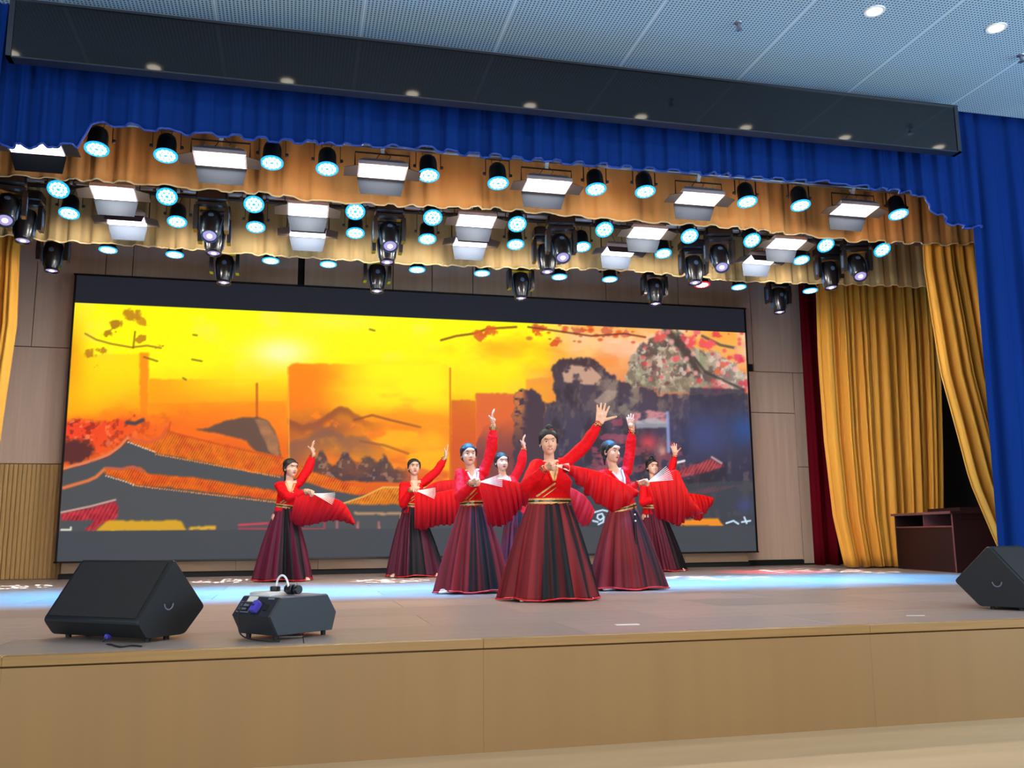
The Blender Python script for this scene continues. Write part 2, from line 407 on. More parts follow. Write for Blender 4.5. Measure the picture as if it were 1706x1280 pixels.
def seg(p, w):        # distance mask to polyline
    d = np.full(U.shape, 1e9)
    for (x1, y1), (x2, y2) in zip(p[:-1], p[1:]):
        L2 = (x2-x1)**2+(y2-y1)**2+1e-9; t = np.clip(((U-x1)*(x2-x1)+(V-y1)*(y2-y1))/L2, 0, 1)
        d = np.minimum(d, np.hypot(U-x1-t*(x2-x1), V-y1-t*(y2-y1)))
    return np.clip(1.4-d/w*1.0, 0, 1) if w > 1.5 else np.clip(1.6-d/max(w, .9), 0, 1)
JN1 = fbm(U, V, 11, 91, 4); JN2 = fbm(U, V, 11, 92, 4)
n1 = fbm(U, V, 150, 1, 5, 1.8); n2 = fbm(U, V, 50, 2, 5, 1.6); n3 = fbm(U, V, 16, 3, 4, 1.2); n4 = fbm(U, V, 7, 4, 3)
# sky
yel = grad([(500, 'FFFA1C'), (600, 'FFF418'), (650, 'FFD814'), (700, 'FC921A'), (740, 'E8701E'), (830, 'D8601C')], V+ (n1-.5)*60)
peach = grad([(520, 'FFD08A'), (570, 'FCC8A0'), (620, 'F2AA80'), (680, 'C07060'), (800, '6A5060')], V+(n1-.5)*50)
img = over(yel, peach, sst(840, 1010, U+(n2-.5)*120))
img = over(img, C('EFE6E6'), sst(1060, 1240, U)*sst(640, 560, V)*.85)
img = over(img, C('FFE9C8'), sst(.5, .7, n2)*sst(940, 1040, U)*sst(620, 570, V)*.6)
img = over(img, C('F08A50'), sst(.52, .72, fbm(U, V, 40, 77, 4, 2.2))*sst(860, 930, U)*sst(560, 600, V)*sst(660, 620, V)*.5)
img = over(img, C('FFFBC0'), np.exp(-(((U-468)/55)**2+((V-588)/28)**2))*.9)
img = over(img, C('FFF27A'), np.exp(-(((U-560)/90)**2+((V-535)/20)**2))*.5*(.4+n2))
img = over(img, C('F59A20'), sst(.50, .75, n1)*sst(690, 540, V)*sst(680, 800, U)*.75)
img = over(img, C('FFF060'), sst(.55, .8, n2)*sst(700, 560, V)*sst(1000, 860, U)*.6)
img = over(img, C('E58A1E'), np.exp(-(((U-115)/26)**2+((V-600)/70)**2))*.8)
# left translucent pillars
img = over(img, C('FFB010'), inpoly([(100, 590), (248, 590), (248, 760), (100, 760)])*.35)
img = over(img, C('F08418'), inpoly([(232, 588), (248, 588), (246, 720), (234, 720)])*.8)
img = over(img, C('F9A010'), inpoly([(248, 632), (478, 632), (478, 700), (248, 700)])*(.8*sst(400, 250, U)+.06))
img = over(img, C('E8641E'), sst(672, 720, V+(n2-.5)*40)*sst(500, 300, U)*.75)
img = over(img, C('F5781C'), inpoly([(248, 672), (478, 668), (478, 700), (248, 760)])*.45*(n2+.3))
img = over(img, C('B8501E'), seg([(428, 640), (428, 700)], 2.2)*.8)
# bush on the left
bm_ = sst(690, 712, V+(n3-.5)*50)*sst(330, 150, U+(V-700)*1.2)*sst(785, 740, V)
img = over(img, C('E8452A'), bm_*.9); img = over(img, C('8A2A22'), bm_*sst(.52, .66, n4)*.8)
img = over(img, C('F98A5A'), bm_*sst(.62, .72, fbm(U, V, 9, 9, 3))*.8)
dk = np.exp(-(((U-125)/34)**2+((V-752)/22)**2)); img = over(img, C('5A2E2C'), sst(.25, .6, dk*(.5+n4)))
# dark mountain left
mt = inpoly([(326, 715), (345, 713), (372, 702), (400, 696), (428, 695), (446, 701), (458, 718), (464, 740), (470, 770), (440, 760), (420, 748), (410, 735), (385, 727), (350, 720)])
img = over(img, C('5C4A46'), mt*.92); img = over(img, C('B98058'), inpoly([(424, 698), (446, 702), (462, 730), (466, 765), (448, 752), (436, 725)])*(.35+n3*.7))
img = over(img, C('4A4246'), seg([(212, 704), (225, 706), (238, 700)], 3.5))
# central book-like block
blk = inpoly([(480, 612), (486, 606), (744, 608), (750, 614), (750, 806), (480, 800)])
bc = grad([(606, 'FF8E12'), (680, 'FA8016'), (740, 'F08A26'), (800, 'D8602A')], V+(n2-.5)*30)
bc = over(bc, C('FFD018'), sst(530, 610, U+(n1-.5)*90)*sst(715, 665, V)); bc = over(bc, C('FFF41C'), sst(570, 630, U)*sst(780, 720, U)*sst(700, 640, V)*.9); bc = over(bc, C('FFB81C'), sst(.42, .6, fbm(U, V, 60, 15, 4, 2.2))*sst(560, 640, U)*sst(700, 725, V)*.8)
bc = over(bc, C('F9981E'), sst(.45, .7, fbm(U, V, 80, 12, 4, 2.4))*sst(620, 700, V)*.8)
bc = over(bc, C('B05A34'), sst(535, 481, U+(n2-.5)*30)*sst(660, 730, V)*.75)
hz1 = 688+14*np.sin(U/19.)+22*(fbm(U, U*0, 38, 31, 4)-.5); band = sst(0, 6, V-hz1)*sst(26, 8, V-hz1)
bc = over(bc, C('8E4A2E'), band*sst(660, 560, U)*.85); bc = over(bc, C('9A5A3C'), np.exp(-(((U-545)/50)**2+((V-715)/26)**2))*sst(.35, .6, n3+.1)*.9); bc = over(bc, C('8A4A2C'), seg([(590, 700), (620, 692), (650, 700), (700, 712)], 2.2)*.7); bc = over(bc, C('8A4A2C'), seg([(600, 735), (640, 742), (680, 756)], 2.2)*.6)
hz2 = 735-26*np.exp(-((U-545)/38)**2)-10*np.exp(-((U-600)/20)**2)+14*(n3-.5)
bc = over(bc, C('7E5A52'), sst(0, 10, V-hz2)*sst(60, 20, V-hz2)*sst(665, 590, U)*.65)
hz3 = 778-30*np.exp(-((U-535)/14)**2)-30*np.exp(-((U-575)/13)**2)-22*np.exp(-((U-612)/15)**2)-22*np.exp(-((U-640)/10)**2)+10*(n4-.5)
bc = over(bc, C('4A3C44'), sst(0, 8, V-hz3)*sst(700, 655, U)*(.65+.4*n3))
bc = over(bc, C('C89A7A'), sst(.56, .7, n4)*sst(-6, 20, V-hz3)*sst(700, 640, U)*.5)
bc = over(bc, C('FFC020'), np.exp(-(((U-720)/30)**2+((V-740)/30)**2))*.6)
img = img*(1-blk[..., None])+bc*blk[..., None]
img = over(img, C('FFB040'), seg([(482, 800), (480, 612)], 1.2)*.6)
img = over(img, C('C86A14'), seg([(750, 800), (750, 614)], 1.4)*.7)
# right of the block: stepped columns
img = over(img, C('F58A1C'), inpoly([(752, 665), (860, 650), (860, 560), (752, 560)])*0)
img = over(img, C('C8582C'), inpoly([(752, 666), (793, 668), (793, 850), (752, 850)])*(.85-.25*n2))
img = over(img, C('D8643C'), inpoly([(793, 655), (858, 656), (858, 850), (793, 850)])*.9)
img = over(img, C('5E3A48'), inpoly([(793, 740), (805, 712), (830, 700), (860, 690), (900, 850), (793, 850)])*(.9-.3*n3)*sst(690, 760, V+(n3-.5)*30))
img = over(img, C('EE8840'), inpoly([(876, 632), (925, 628), (925, 680), (876, 670)])*.6)
img = over(img, C('7A3A20'), seg([(735, 567), (760, 560), (790, 556), (812, 548), (860, 545)], 2)*.8)
for (cx, cy, rr, c_) in ((800, 560, 16, 'D86028'), (815, 552, 14, 'D86028'), (217, 524, 15, 'B87A20'), (192, 538, 13, 'A8701E'), (183, 555, 9, 'A8701E'), (234, 564, 9, 'B87A1E'), (148, 588, 10, 'B8781E'), (172, 584, 9, 'B8781E'), (240, 538, 10, 'C8861E'), (264, 576, 7, 'A8661E'), (160, 612, 5, 'C07A20'),
                         (895, 548, 14, 'D8542E'), (925, 572, 8, 'D8542E'), (965, 550, 12, 'C86A4A'), (985, 555, 10, 'C86A4A'), (1012, 552, 12, 'D06A50'), (1045, 556, 10, 'D8705A')):
    d = np.hypot(U-cx, (V-cy)*1.5)+(n4-.5)*18+(n3-.5)*14; img = over(img, C(c_), sst(rr, rr*.5, d)*.85)
img = over(img, C('9A6A2A'), seg([(142, 556), (160, 566), (185, 573), (219, 579), (245, 576), (268, 580)], 1.4)*.8)
for p in ([(225, 553), (222, 580)], [(240, 595), (262, 602)], [(320, 599), (336, 602)], [(322, 558), (328, 559)], [(616, 549), (624, 551)], [(305, 630), (310, 633)]): img = over(img, C('7A5A1A'), seg(p, 1.6)*.8)
# dark cliffs on the right
cl_ = inpoly([(922, 604), (940, 597), (975, 596), (1000, 604), (1015, 622), (1040, 640), (1075, 648), (1120, 660), (1256, 655), (1262, 900), (850, 900), (856, 820), (905, 800), (905, 672), (924, 670)], 9)
clc = grad([(600, '4E3A3E'), (680, '504654'), (740, '443E52'), (820, '363646'), (880, '30323B')], V+(n2-.5)*50)
clc = over(clc, C('9A8676'), sst(.5, .68, fbm(U, V, 20, 61, 5))*sst(720, 650, V)*sst(980, 1010, U)*.8); clc = over(clc, C('7E6A66'), sst(.52, .7, fbm(U, V, 9, 62, 4, .6))*.5)
clc = over(clc, C('2E262C'), sst(.52, .7, fbm(U, V, 30, 21, 4, .5))*.6)
img = over(img, clc, cl_)
r2 = inpoly([(856, 660), (864, 650), (882, 648), (896, 656), (906, 674), (910, 830), (856, 830)], 6); img = over(img, C('4A3A44'), r2); img = over(img, C('C87A4A'), r2*sst(882, 866, U+(n3-.5)*14)*sst(760, 660, V)*sst(.4, .6, n4+.1))
tan = inpoly([(936, 622), (952, 608), (985, 612), (1003, 628), (998, 642), (960, 640), (940, 636)]); img = over(img, C('C8A08A'), tan*sst(.35, .6, n3+.1*n4))
img = over(img, C('B8A090'), inpoly([(990, 668), (1010, 650), (1030, 652), (1024, 664), (1002, 676)])*.7)
img = over(img, C('8E8478'), inpoly([(1000, 690), (1002, 665), (1040, 656), (1066, 668), (1060, 700)])*sst(.35, .65, n3)*.8)
# upper right mountain with trees
um = inpoly([(1040, 640), (1052, 600), (1066, 570), (1090, 556), (1130, 552), (1160, 580), (1200, 590), (1246, 620), (1250, 652), (1150, 655), (1080, 650)], 12)
umc = over(np.ones_like(img)*C('A89A88'), C('5E5450'), sst(.45, .65, n3)); umc = over(umc, C('E4CDBE'), sst(.5, .7, n4)*.8); umc = over(umc, C('6A4A48'), sst(.55, .7, fbm(U, V, 8, 63, 4, .5))*.7); umc = over(umc, C('7E9070'), sst(.5, .7, fbm(U, V, 40, 41, 3))*.5)
umc = over(umc, C('E0D8C8'), sst(1160, 1250, U)*.5)
img = over(img, umc, um*.95)
img = over(img, C('4A3A38'), seg([(1110, 548), (1120, 560), (1140, 585), (1155, 605), (1162, 620)], 7)*.85)
img = over(img, C('4A3E3C'), seg([(1130, 562), (1175, 620), (1240, 650)], 2.5)*.8)
img = over(img, C('4A4A4A'), seg([(1170, 560), (1200, 575), (1225, 580)], 2.5)*.8)
img = over(img, C('9A8E72'), inpoly([(1100, 655), (1130, 625), (1180, 640), (1250, 655)])*.6)
for (cx, cy, rr, c_) in ((1098, 562, 15, 'E0605A'), (1150, 568, 18, 'E8555A'), (1172, 572, 15, 'E85A60'), (1192, 560, 9, 'E0504A'), (1232, 596, 13, 'E0506A'), (1207, 608, 13, 'E0705A'), (1196, 620, 10, 'D87050'), (1240, 640, 12, 'C8505A'), (1195, 648, 16, 'B8505A'), (1130, 596, 8, 'D87A70'), (1160, 553, 12, 'E8707A'), (1185, 572, 12, 'F06068')):
    d = np.hypot(U-cx, (V-cy)*1.3)+(n4-.5)*16+(n3-.5)*8; img = over(img, C(c_), sst(rr, rr*.4, d)*.9)
for i_ in range(60):
    a_, b_ = rng.uniform(1070, 1248), rng.uniform(552, 655); img = over(img, C(('E8606A', 'F08A80', 'D84A50', 'F4B0A8')[i_ % 4]), np.clip(1.6-np.hypot(U-a_, V-b_)/rng.uniform(1.5, 4.2), 0, 1)*.8)
for i_ in range(34):
    a_, b_ = rng.uniform(870, 1060), rng.uniform(540, 572); img = over(img, C(('D8582E', 'C86A3A')[i_ % 2]), np.clip(1.6-np.hypot(U-a_, (V-b_)*1.6)/rng.uniform(2, 5), 0, 1)*.8)
img = over(img, C('7A3A30'), seg([(880, 545), (930, 552), (985, 560), (1040, 556), (1075, 562)], 1.5)*.8)
# slate block, blue fall, building
img = over(img, C('3E3A4A'), inpoly([(1149, 646), (1240, 648), (1244, 770), (1149, 770)])*.8)
img = over(img, C('48507E'), np.exp(-(((U-1175)/45)**2+((V-725)/38)**2))*.85); img = over(img, C('34548E'), np.exp(-(((U-1240)/22)**2+((V-715)/26)**2))*.8)
img = over(img, C('C88A90'), inpoly([(1050, 690), (1080, 684), (1112, 688), (1112, 705), (1060, 706)])*sst(.35, .6, n3+.1)); img = over(img, C('B0B8C0'), inpoly([(1056, 702), (1090, 696), (1112, 704), (1112, 712), (1060, 714)])*.7)
img = over(img, C('C8505A'), np.exp(-(((U-1080)/16)**2+((V-738)/14)**2))*.95); img = over(img, C('D89A8A'), np.exp(-(((U-1104)/7)**2+((V-752)/10)**2))*.9)
img = over(img, C('8A4A58'), sst(.5, .66, fbm(U, V, 14, 55, 3, 2))*inpoly([(1010, 745), (1130, 735), (1150, 800), (960, 830), (990, 760)])*.8)
img = over(img, C('B0566A'), sst(.5, .66, fbm(U, V, 18, 56, 3, 2))*inpoly([(1020, 700), (1060, 690), (1060, 760), (990, 790), (985, 740)])*.6)
img = over(img, C('9AA8D8'), seg([(1112, 688), (1114, 752)], 3)*.8)
img = over(img, C('E8E8F0'), seg([(1128, 771), (1140, 768)], 2))
def roof(p, c1, c2, k=5.0, edge='F0A070'):
    global img
    m = inpoly(p); st = .5+.5*np.sin((U*.9+V*.5)*2*PI/k); col = C(c1)*(1-.35*st[..., None]*n4[..., None]*1.4)+ (C(c2)-C(c1))*sst(.4, .7, n3)[..., None]*.6
    img = over(img, col, m)
roof([(1112, 790), (1183, 765), (1207, 776), (1180, 786), (1138, 795)], 'B8545A', '8A3A48'); img = over(img, C('D8B0B0'), seg([(1186, 762), (1202, 772)], 2)*.8)
roof([(1140, 822), (1180, 812), (1231, 809), (1190, 820), (1152, 827)], 'B8525A', '8A3A48')
roof([(990, 832), (1010, 818), (1060, 800), (1060, 812), (1000, 838)], 'B87070', '8A4A50')
# dark body of the palace on the left
roofband = [(105, 782), (155, 768), (185, 757), (209, 738), (213, 734), (260, 754), (342, 769), (417, 786), (467, 791), (509, 801), (560, 818), (610, 824), (638, 812), (765, 812), (765, 845), (870, 848), (870, 900), (90, 900), (100, 850)]
img = over(img, C('4E5054'), inpoly(roofband))
img = over(img, C('45484F'), inpoly([(850, 820), (1262, 800), (1262, 900), (850, 900)])*.75)
roof([(209, 733), (216, 729), (230, 734), (249, 737), (268, 728), (277, 714), (294, 722), (330, 731), (400, 745), (470, 762), (511, 784), (540, 791), (580, 805), (619, 819), (600, 826), (560, 819), (509, 803), (466, 792), (417, 787), (342, 770), (260, 755), (240, 747)], 'F07A1E', 'E85A24', 4)
img = over(img, C('D86038'), seg([(277, 714), (270, 728), (250, 737), (231, 735), (214, 730)], 3)); img = over(img, C('C8481E'), seg([(284, 704), (280, 720), (294, 723), (370, 742), (470, 764)], 1.6)*.7)
img = over(img, C('E0805A'), seg([(213, 730), (200, 744), (182, 757), (155, 768), (106, 781)], 3.2)); img = over(img, C('7A3A2A'), seg([(213, 734), (200, 749), (182, 761), (155, 772), (106, 785)], 1.3)*.8)
img = over(img, C('4E5054'), inpoly([(106, 785), (182, 762), (213, 738), (265, 760), (350, 776), (470, 798), (470, 816), (241, 784), (204, 776), (176, 778), (150, 800), (106, 812)]))
roof([(172, 783), (176, 780), (204, 781), (210, 777), (235, 779), (246, 789), (330, 797), (459, 818), (470, 822), (468, 836), (459, 834), (320, 817), (222, 807), (177, 791)], 'F0701E', 'E0561E', 4)
img = over(img, C('D87848'), seg([(174, 782), (160, 795), (147, 801), (106, 813)], 3)); img = over(img, C('B8604A'), seg([(176, 780), (204, 782), (222, 778), (240, 786)], 2.5))
for (xa_, ya_, xb_, yb_, n_) in ((260, 757, 466, 795, 52), (222, 809, 459, 837, 60), (214, 737, 258, 753, 12), (177, 793, 222, 807, 12)):
    for i in range(n_):
        t = i/(n_-1); img = over(img, C('E8D0B0') if n_ == 12 else C('F09A50'), (np.hypot(U-lerp(xa_, xb_, t), V-lerp(ya_, yb_, t)) < 1.5)*.75)
roof([(572, 840), (600, 830), (638, 812), (765, 813), (765, 842)], 'F0902A', 'D87020', 4); img = over(img, C('F8B860'), seg([(572, 839), (605, 828), (638, 812), (765, 813)], 1.4)*.8)
img = over(img, C('B89070'), inpoly([(590, 853), (765, 856), (765, 860), (590, 857)]))
for xx in (561, 596, 631): img = over(img, C('C07070'), inpoly([(xx-1.5, 868), (xx+1.5, 868), (xx+1.5, 882), (xx-1.5, 882)]))
roof([(102, 856), (150, 846), (190, 836), (197, 842), (197, 862), (185, 870), (168, 872), (150, 885), (140, 884), (158, 866), (102, 867)], 'B83040', 'D84A50', 6); img = over(img, C('D8B0A0'), seg([(102, 854), (150, 844), (192, 833)], 1.5)*.8)
img = over(img, C('D0A030'), inpoly([(178, 868), (302, 867), (310, 884), (160, 885)])); img = over(img, C('B83A3A'), seg([(155, 885), (172, 868)], 2)); img = over(img, C('D8A838'), inpoly([(318, 878), (360, 876), (358, 883), (312, 883)]))
img = over(img, C('E8E8D8'), seg([(102, 883), (118, 883), (118, 879)], 1.6)); img = over(img, C('C04858'), seg([(398, 875), (446, 872)], 2)); img = over(img, C('B84050'), seg([(398, 881), (540, 882), (541, 866)], 1.6)*.8)
img = over(img, C('E89030'), inpoly([(1133, 875), (1140, 866), (1197, 864), (1206, 876)])); img = over(img, C('D88028'), inpoly([(880, 835), (888, 850), (880, 870), (868, 850)])*0)
# blue white plate and marks beside the centre
for p in ([(986, 855), (1004, 850), (1012, 852)], [(996, 858), (1003, 856), (1006, 862), (1000, 867), (995, 863), (996, 858)], [(1006, 862), (1005, 870), (997, 874)], [(988, 868), (996, 870)], [(1210, 872), (1222, 868), (1230, 873)], [(1236, 870), (1250, 868)], [(1240, 862), (1244, 872)]): img = over(img, C('CFE6F8'), seg(p, 1.3))
img = over(img, C('48508A'), np.exp(-(((U-1240)/14)**2+((V-842)/12)**2))*.6); img = over(img, C('F07A28'), inpoly([(872, 846), (884, 846), (884, 872), (872, 872)]))
# unlit rows above and below the picture
topY = 507+(U-125)*(552-507)/(1242-125); botY = 886+(U-95)*(877-886)/(1255-95)
zt_ = (at(125, 507, Y=YS).z+at(1242, 552, Y=YS).z)/2; zb_ = (at(95, 886, Y=YS).z+at(1255, 877, Y=YS).z)/2
img = over(img, C('22232B'), (GZ > zt_).astype(float)); img = over(img, C('46494F'), (GZ < zb_).astype(float))
lum_ = img.mean(-1, keepdims=True); img = np.clip(lum_+(img-lum_)*1.10, 0, 1)
lin = np.where(img <= .04045, img/12.92, ((img+.055)/1.055)**2.4)
vs = np.stack([GX, np.full_like(GX, yy_), GZ], -1).reshape(-1, 3)-np.array(ORG[scr.name])
ii = np.arange(NX*NZ).reshape(NZ, NX); fs = np.stack([ii[:-1, :-1], ii[:-1, 1:], ii[1:, 1:], ii[1:, :-1]], -1).reshape(-1, 4)
me = bpy.data.meshes.new('display'); me.vertices.add(len(vs)); me.vertices.foreach_set('co', vs.ravel())
me.loops.add(fs.size); me.loops.foreach_set('vertex_index', fs.ravel().astype(np.int32)); me.polygons.add(len(fs))
me.polygons.foreach_set('loop_start', np.arange(0, fs.size, 4, dtype=np.int32)); me.update(calc_edges=True)
ca = me.color_attributes.new('col', 'FLOAT_COLOR', 'POINT'); ca.data.foreach_set('color', np.concatenate([lin.reshape(-1, 3), np.ones((NX*NZ, 1))], 1).ravel().astype(np.float32))
me.materials.append(MT['screen']); o = bpy.data.objects.new('display', me); COL.objects.link(o); o.parent = scr

# ------------------------------------------------------------------ curtains
def fold(u, n, seed, sharp=3.5):
    ph = u*n+1.6*vnoise(u*n*.35, seed); a = math.sin(2*PI*ph); w = .55+.6*vnoise(u*n+7, seed+3)
    return math.tanh(sharp*a)*w*.70+.30*math.sin(2*PI*ph*.37+seed)+.22*math.tanh(3*math.sin(2*PI*ph*2.3+seed))*vnoise(u*n*.8, seed+5)
def curtain(name, label, Y, L, R, ztop, zbot, m, n, amp=.07, seed=0, nv=10, nu=None, trim=None, pull=0, kind=None):
    """L,R: functions t->x ; zbot: function u->z ; folds run downwards"""
    nu = nu or int(n*16); t_ = thing(name, label, 'curtain', (L(1), Y, min(zbot(0), zbot(1))))
    vs = []; 
    for j in range(nv+1):
        t = j/nv
        for i in range(nu+1):
            u = i/nu; f = fold(u, n, seed)*amp*(.35+.65*min(1, t*2.5)); zb = zbot(u)+.012*fold(u+.01, n, seed)
            x = lerp(L(t), R(t), u)+.25*amp*math.sin(2*PI*(u*n+.2)+seed)*t
            vs.append(Vector((x, Y+f+.02*vnoise(u*n*2.1+t*1.5, seed+9), lerp(ztop, zb, t))))
    fs = [(j*(nu+1)+i, j*(nu+1)+i+1, (j+1)*(nu+1)+i+1, (j+1)*(nu+1)+i) for j in range(nv) for i in range(nu)]
    o = MB().add(vs, fs).build('cloth', m, t_, angle=180)
    s_ = o.modifiers.new('thick', 'SOLIDIFY'); s_.thickness = .006
    if trim:
        e = MB(); row = vs[-(nu+1):]; e.tube([v+Vector((0, -.004, 0)) for v in row], .010, 5); e.build('hem_trim', trim, t_)
    return t_
def hemfn(pts, Y, x0, x1):
    w = [(at(a, b, Y=Y).x, at(a, b, Y=Y).z) for a, b in pts]
    return lambda u: interp(w, lerp(x0, x1, u))
cx = lambda v: (lambda t: v)
YV0 = 7.83
# blue valance
x0, x1 = at(-30, 240, Y=YV0).x-.6, at(1640, 378, Y=YV0).x
curtain('blue_valance', 'long dark blue pleated valance hanging right behind the black fascia', YV0, cx(x0), cx(x1), 5.2,
        hemfn([(-100, 236), (0, 241), (128, 243), (150, 206), (205, 206), (230, 212), (315, 220), (400, 228), (500, 236), (600, 241), (700, 245), (800, 258), (1000, 274), (1230, 293), (1400, 305), (1530, 322), (1548, 345), (1570, 362), (1600, 377), (1645, 379)], YV0, x0, x1), MT['blue'], 46, .04, 3, trim=MT['trim_blue'])
xb = at(1650, 700, Y=YV0+.12).x
curtain('blue_curtain', 'tall deep blue velvet curtain at the right edge of the stage opening', YV0+.14, lambda t: lerp(at(1648, 420, Y=YV0).x, at(1684, 905, Y=YV0).x, t**1.5), cx(at(1648, 420, Y=YV0).x+2.2), 5.2, lambda u: .02, MT['blue'], 9, .08, 5, nv=24)
curtain('blue_curtain', 'dark blue curtain at the left end of the stage opening, beside the fascia', YV0-.12, cx(at(-30, 240, Y=YV0).x-2.0), lambda t: at(12, 60, Y=YV0-.1).x-.14*t, 5.2, lambda u: .02, MT['blue'], 8, .06, 8, nv=14)
# first gold valance and leg
YV1 = 9.7
x0, x1 = at(-60, 290, Y=YV1).x-1.0, at(1660, 405, Y=YV1).x
curtain('gold_valance', 'orange gold pleated valance behind the front row of lamps', YV1, cx(x0), cx(x1), 5.6,
        hemfn([(-60, 288), (0, 291), (78, 296), (219, 303), (315, 313), (428, 321), (551, 336), (700, 343), (828, 347), (1017, 365), (1230, 379), (1427, 401), (1578, 407), (1660, 404)], YV1, x0, x1), MT['gold'], 44, .026, 11, trim=MT['trim_gold'])
YL1 = 9.85
eL = [(1540, 400), (1542, 440), (1571, 619), (1596, 711), (1620, 803), (1663, 905), (1690, 960)]
zl_ = [at(a, b, Y=YL1) for a, b in eL]
fL = lambda t: float(np.interp(-lerp(5.4, .03, t), [-p.z for p in zl_], [p.x for p in zl_]))
xr_ = at(1665, 560, Y=YL1).x
curtain('gold_curtain', 'golden side curtain swept toward the blue one, right of the open gap', YL1, fL, lambda t: xr_+.5+.55*t*t, 5.4, lambda u: .03, MT['gold_leg'], 9, .08, 12, nv=30)
# second valance
YV2 = 11.6
x0, x1 = at(-60, 392, Y=YV2).x-.8, at(1560, 478, Y=YV2).x
curtain('khaki_valance', 'pale khaki gold valance behind the rows of moving heads', YV2, cx(x0), cx(x1+.5), 6.0,
        hemfn([(-60, 390), (17, 393), (100, 402), (219, 408), (338, 417), (400, 422), (619, 436), (828, 446), (1027, 449), (1128, 458), (1216, 468), (1351, 472), (1543, 478), (1600, 480)], YV2, x0, x1+.5), MT['khaki'], 60, .026, 21, trim=MT['trim_gold'])
YL2 = 13.0
eL2 = [(1362, 440), (1363, 476), (1368, 600), (1377, 731), (1392, 862), (1411, 946)]
zl2_ = [at(a, b, Y=YL2) for a, b in eL2]
fL2 = lambda t: float(np.interp(-lerp(6.0, .03, t), [-p.z for p in zl2_], [p.x for p in zl2_]))
xr2_ = at(1577, 700, Y=YL2).x
curtain('gold_curtain', 'full golden side curtain hanging left of and behind the dark red desk', YL2, fL2, lambda t: xr2_-.35*t*t, 6.0, lambda u: .03, MT['gold_leg'], 13, .10, 31, nv=30)
YR = 13.9
curtain('wine_curtain', 'narrow dark wine red curtain between the wood wall and the golden curtain', YR, lambda t: at(1335, 520, Y=YR).x+.0*t, cx(at(1450, 520, Y=YR).x), 6.2, lambda u: .03, MT['wine'], 7, .08, 41, nv=14)
YLL = 12.3
eLL = [(36, 380), (30, 405), (24, 540), (0, 700), (-20, 850), (-40, 960)]
zll = [at(a, b, Y=YLL) for a, b in eLL]
fLL = lambda t: float(np.interp(-lerp(6.0, .03, t), [-p.z for p in zll], [p.x for p in zll]))
curtain('gold_curtain', 'strip of golden side curtain at the far left edge of the stage', YLL, cx(fLL(1)-1.3), fLL, 6.0, lambda u: .03, MT['gold_leg'], 8, .08, 51, nv=26)

# ------------------------------------------------------------------ fascia with reflective face
fz0, fz1 = 4.325, 4.83; fx0, fx1 = -2.30, 6.45; YF = 7.4
fas = thing('fascia_display', 'long glossy black display fascia hanging above the stage opening', 'display', ((fx0+fx1)/2, YF, fz0))
MB().bbox(((fx0+fx1)/2, YF+.058, (fz0+fz1)/2), (fx1-fx0-.02, .10, fz1-fz0-.01), .002).build('face', MT['fascia'], fas, smooth=False)
b_ = MB()
for c, d in ((((fx0+fx1)/2, YF+.055, fz0+.006), (fx1-fx0, .11, .012)), (((fx0+fx1)/2, YF+.055, fz1-.010), (fx1-fx0, .12, .020)), ((fx0+.02, YF+.055, (fz0+fz1)/2), (.04, .11, fz1-fz0)), ((fx1-.02, YF+.055, (fz0+fz1)/2), (.04, .11, fz1-fz0))): b_.box(c, d)
b_.build('frame', MT['fascia_frame'], fas, smooth=False)
for k in range(8): MB().box((lerp(fx0+.4, fx1-.4, k/7), YF+.245, (4.7+CEIL)/2), (.03, .02, CEIL-4.7)).box((lerp(fx0+.4, fx1-.4, k/7), YF+.175, 4.71), (.03, .14, .02)).build('hanger', MT['steel'], fas)
# recessed downlights in the hall ceiling (their reflections show in the fascia)
dlx = [at(1455, 20, z=CEIL), at(1672, 46, z=CEIL)]; ydl = (dlx[0].y+dlx[1].y)/2; sp = 1.22
dl0 = None
for k in range(-6, 3):
    x = dlx[0].x+k*sp
    lab = {0: 'round recessed downlight, middle one of the three in the ceiling', 1: 'round recessed downlight nearest the right edge of the ceiling', -1: 'round recessed downlight cut by the top edge of the picture'}.get(k, 'round recessed ceiling downlight %s lamps left of the visible middle one' % {2: 'two', 3: 'three', 4: 'four', 5: 'five', 6: 'six'}.get(-k, 'some'))
    if dl0 is None:
        dl0 = thing('downlight', lab, 'downlight', (x, ydl, CEIL), 'recessed ceiling downlights')
        MB().lathe([(.062, .002), (.062, -.006), (.085, -.008), (.088, -.002), (.088, .002)], (x, ydl, CEIL), n=24).build('trim_ring', MT['white'], dl0)
        MB().lathe([(.060, .0), (.060, -.009), (.0, -.010)], (x, ydl, CEIL), n=24).build('lamp', MT['downlight'], dl0)
    else: 
        c = copy_tree(dl0); c.location = (x, ydl, CEIL); c['label'] = lab
    light('downlight_glow', 'SPOT', (x, ydl, CEIL-.03), (x, ydl, 0), 28, (1, .92, .8), .06, spot=110, blend=1)
sp_ = at(1230, 38, z=CEIL)
def sprinkler(P, lab):
    t = thing('sprinkler', lab, 'sprinkler', (P.x, P.y, CEIL))
    MB().lathe([(.035, 0), (.03, -.008), (.012, -.012), (.012, -.045), (.006, -.05)], (P.x, P.y, CEIL), n=14).build('body', MT['steel'], t)
    MB().lathe([(.03, -.062), (.03, -.066), (.006, -.068), (.006, -.05)], (P.x, P.y, CEIL), n=14).build('deflector', MT['steel'], t)
    b = MB()
    for s in (-1, 1): b.tube([(P.x+s*.012, P.y, CEIL-.03), (P.x+s*.022, P.y, CEIL-.045), (P.x+s*.008, P.y, CEIL-.062)], .003, 6)
    b.build('bracket', MT['steel'], t)
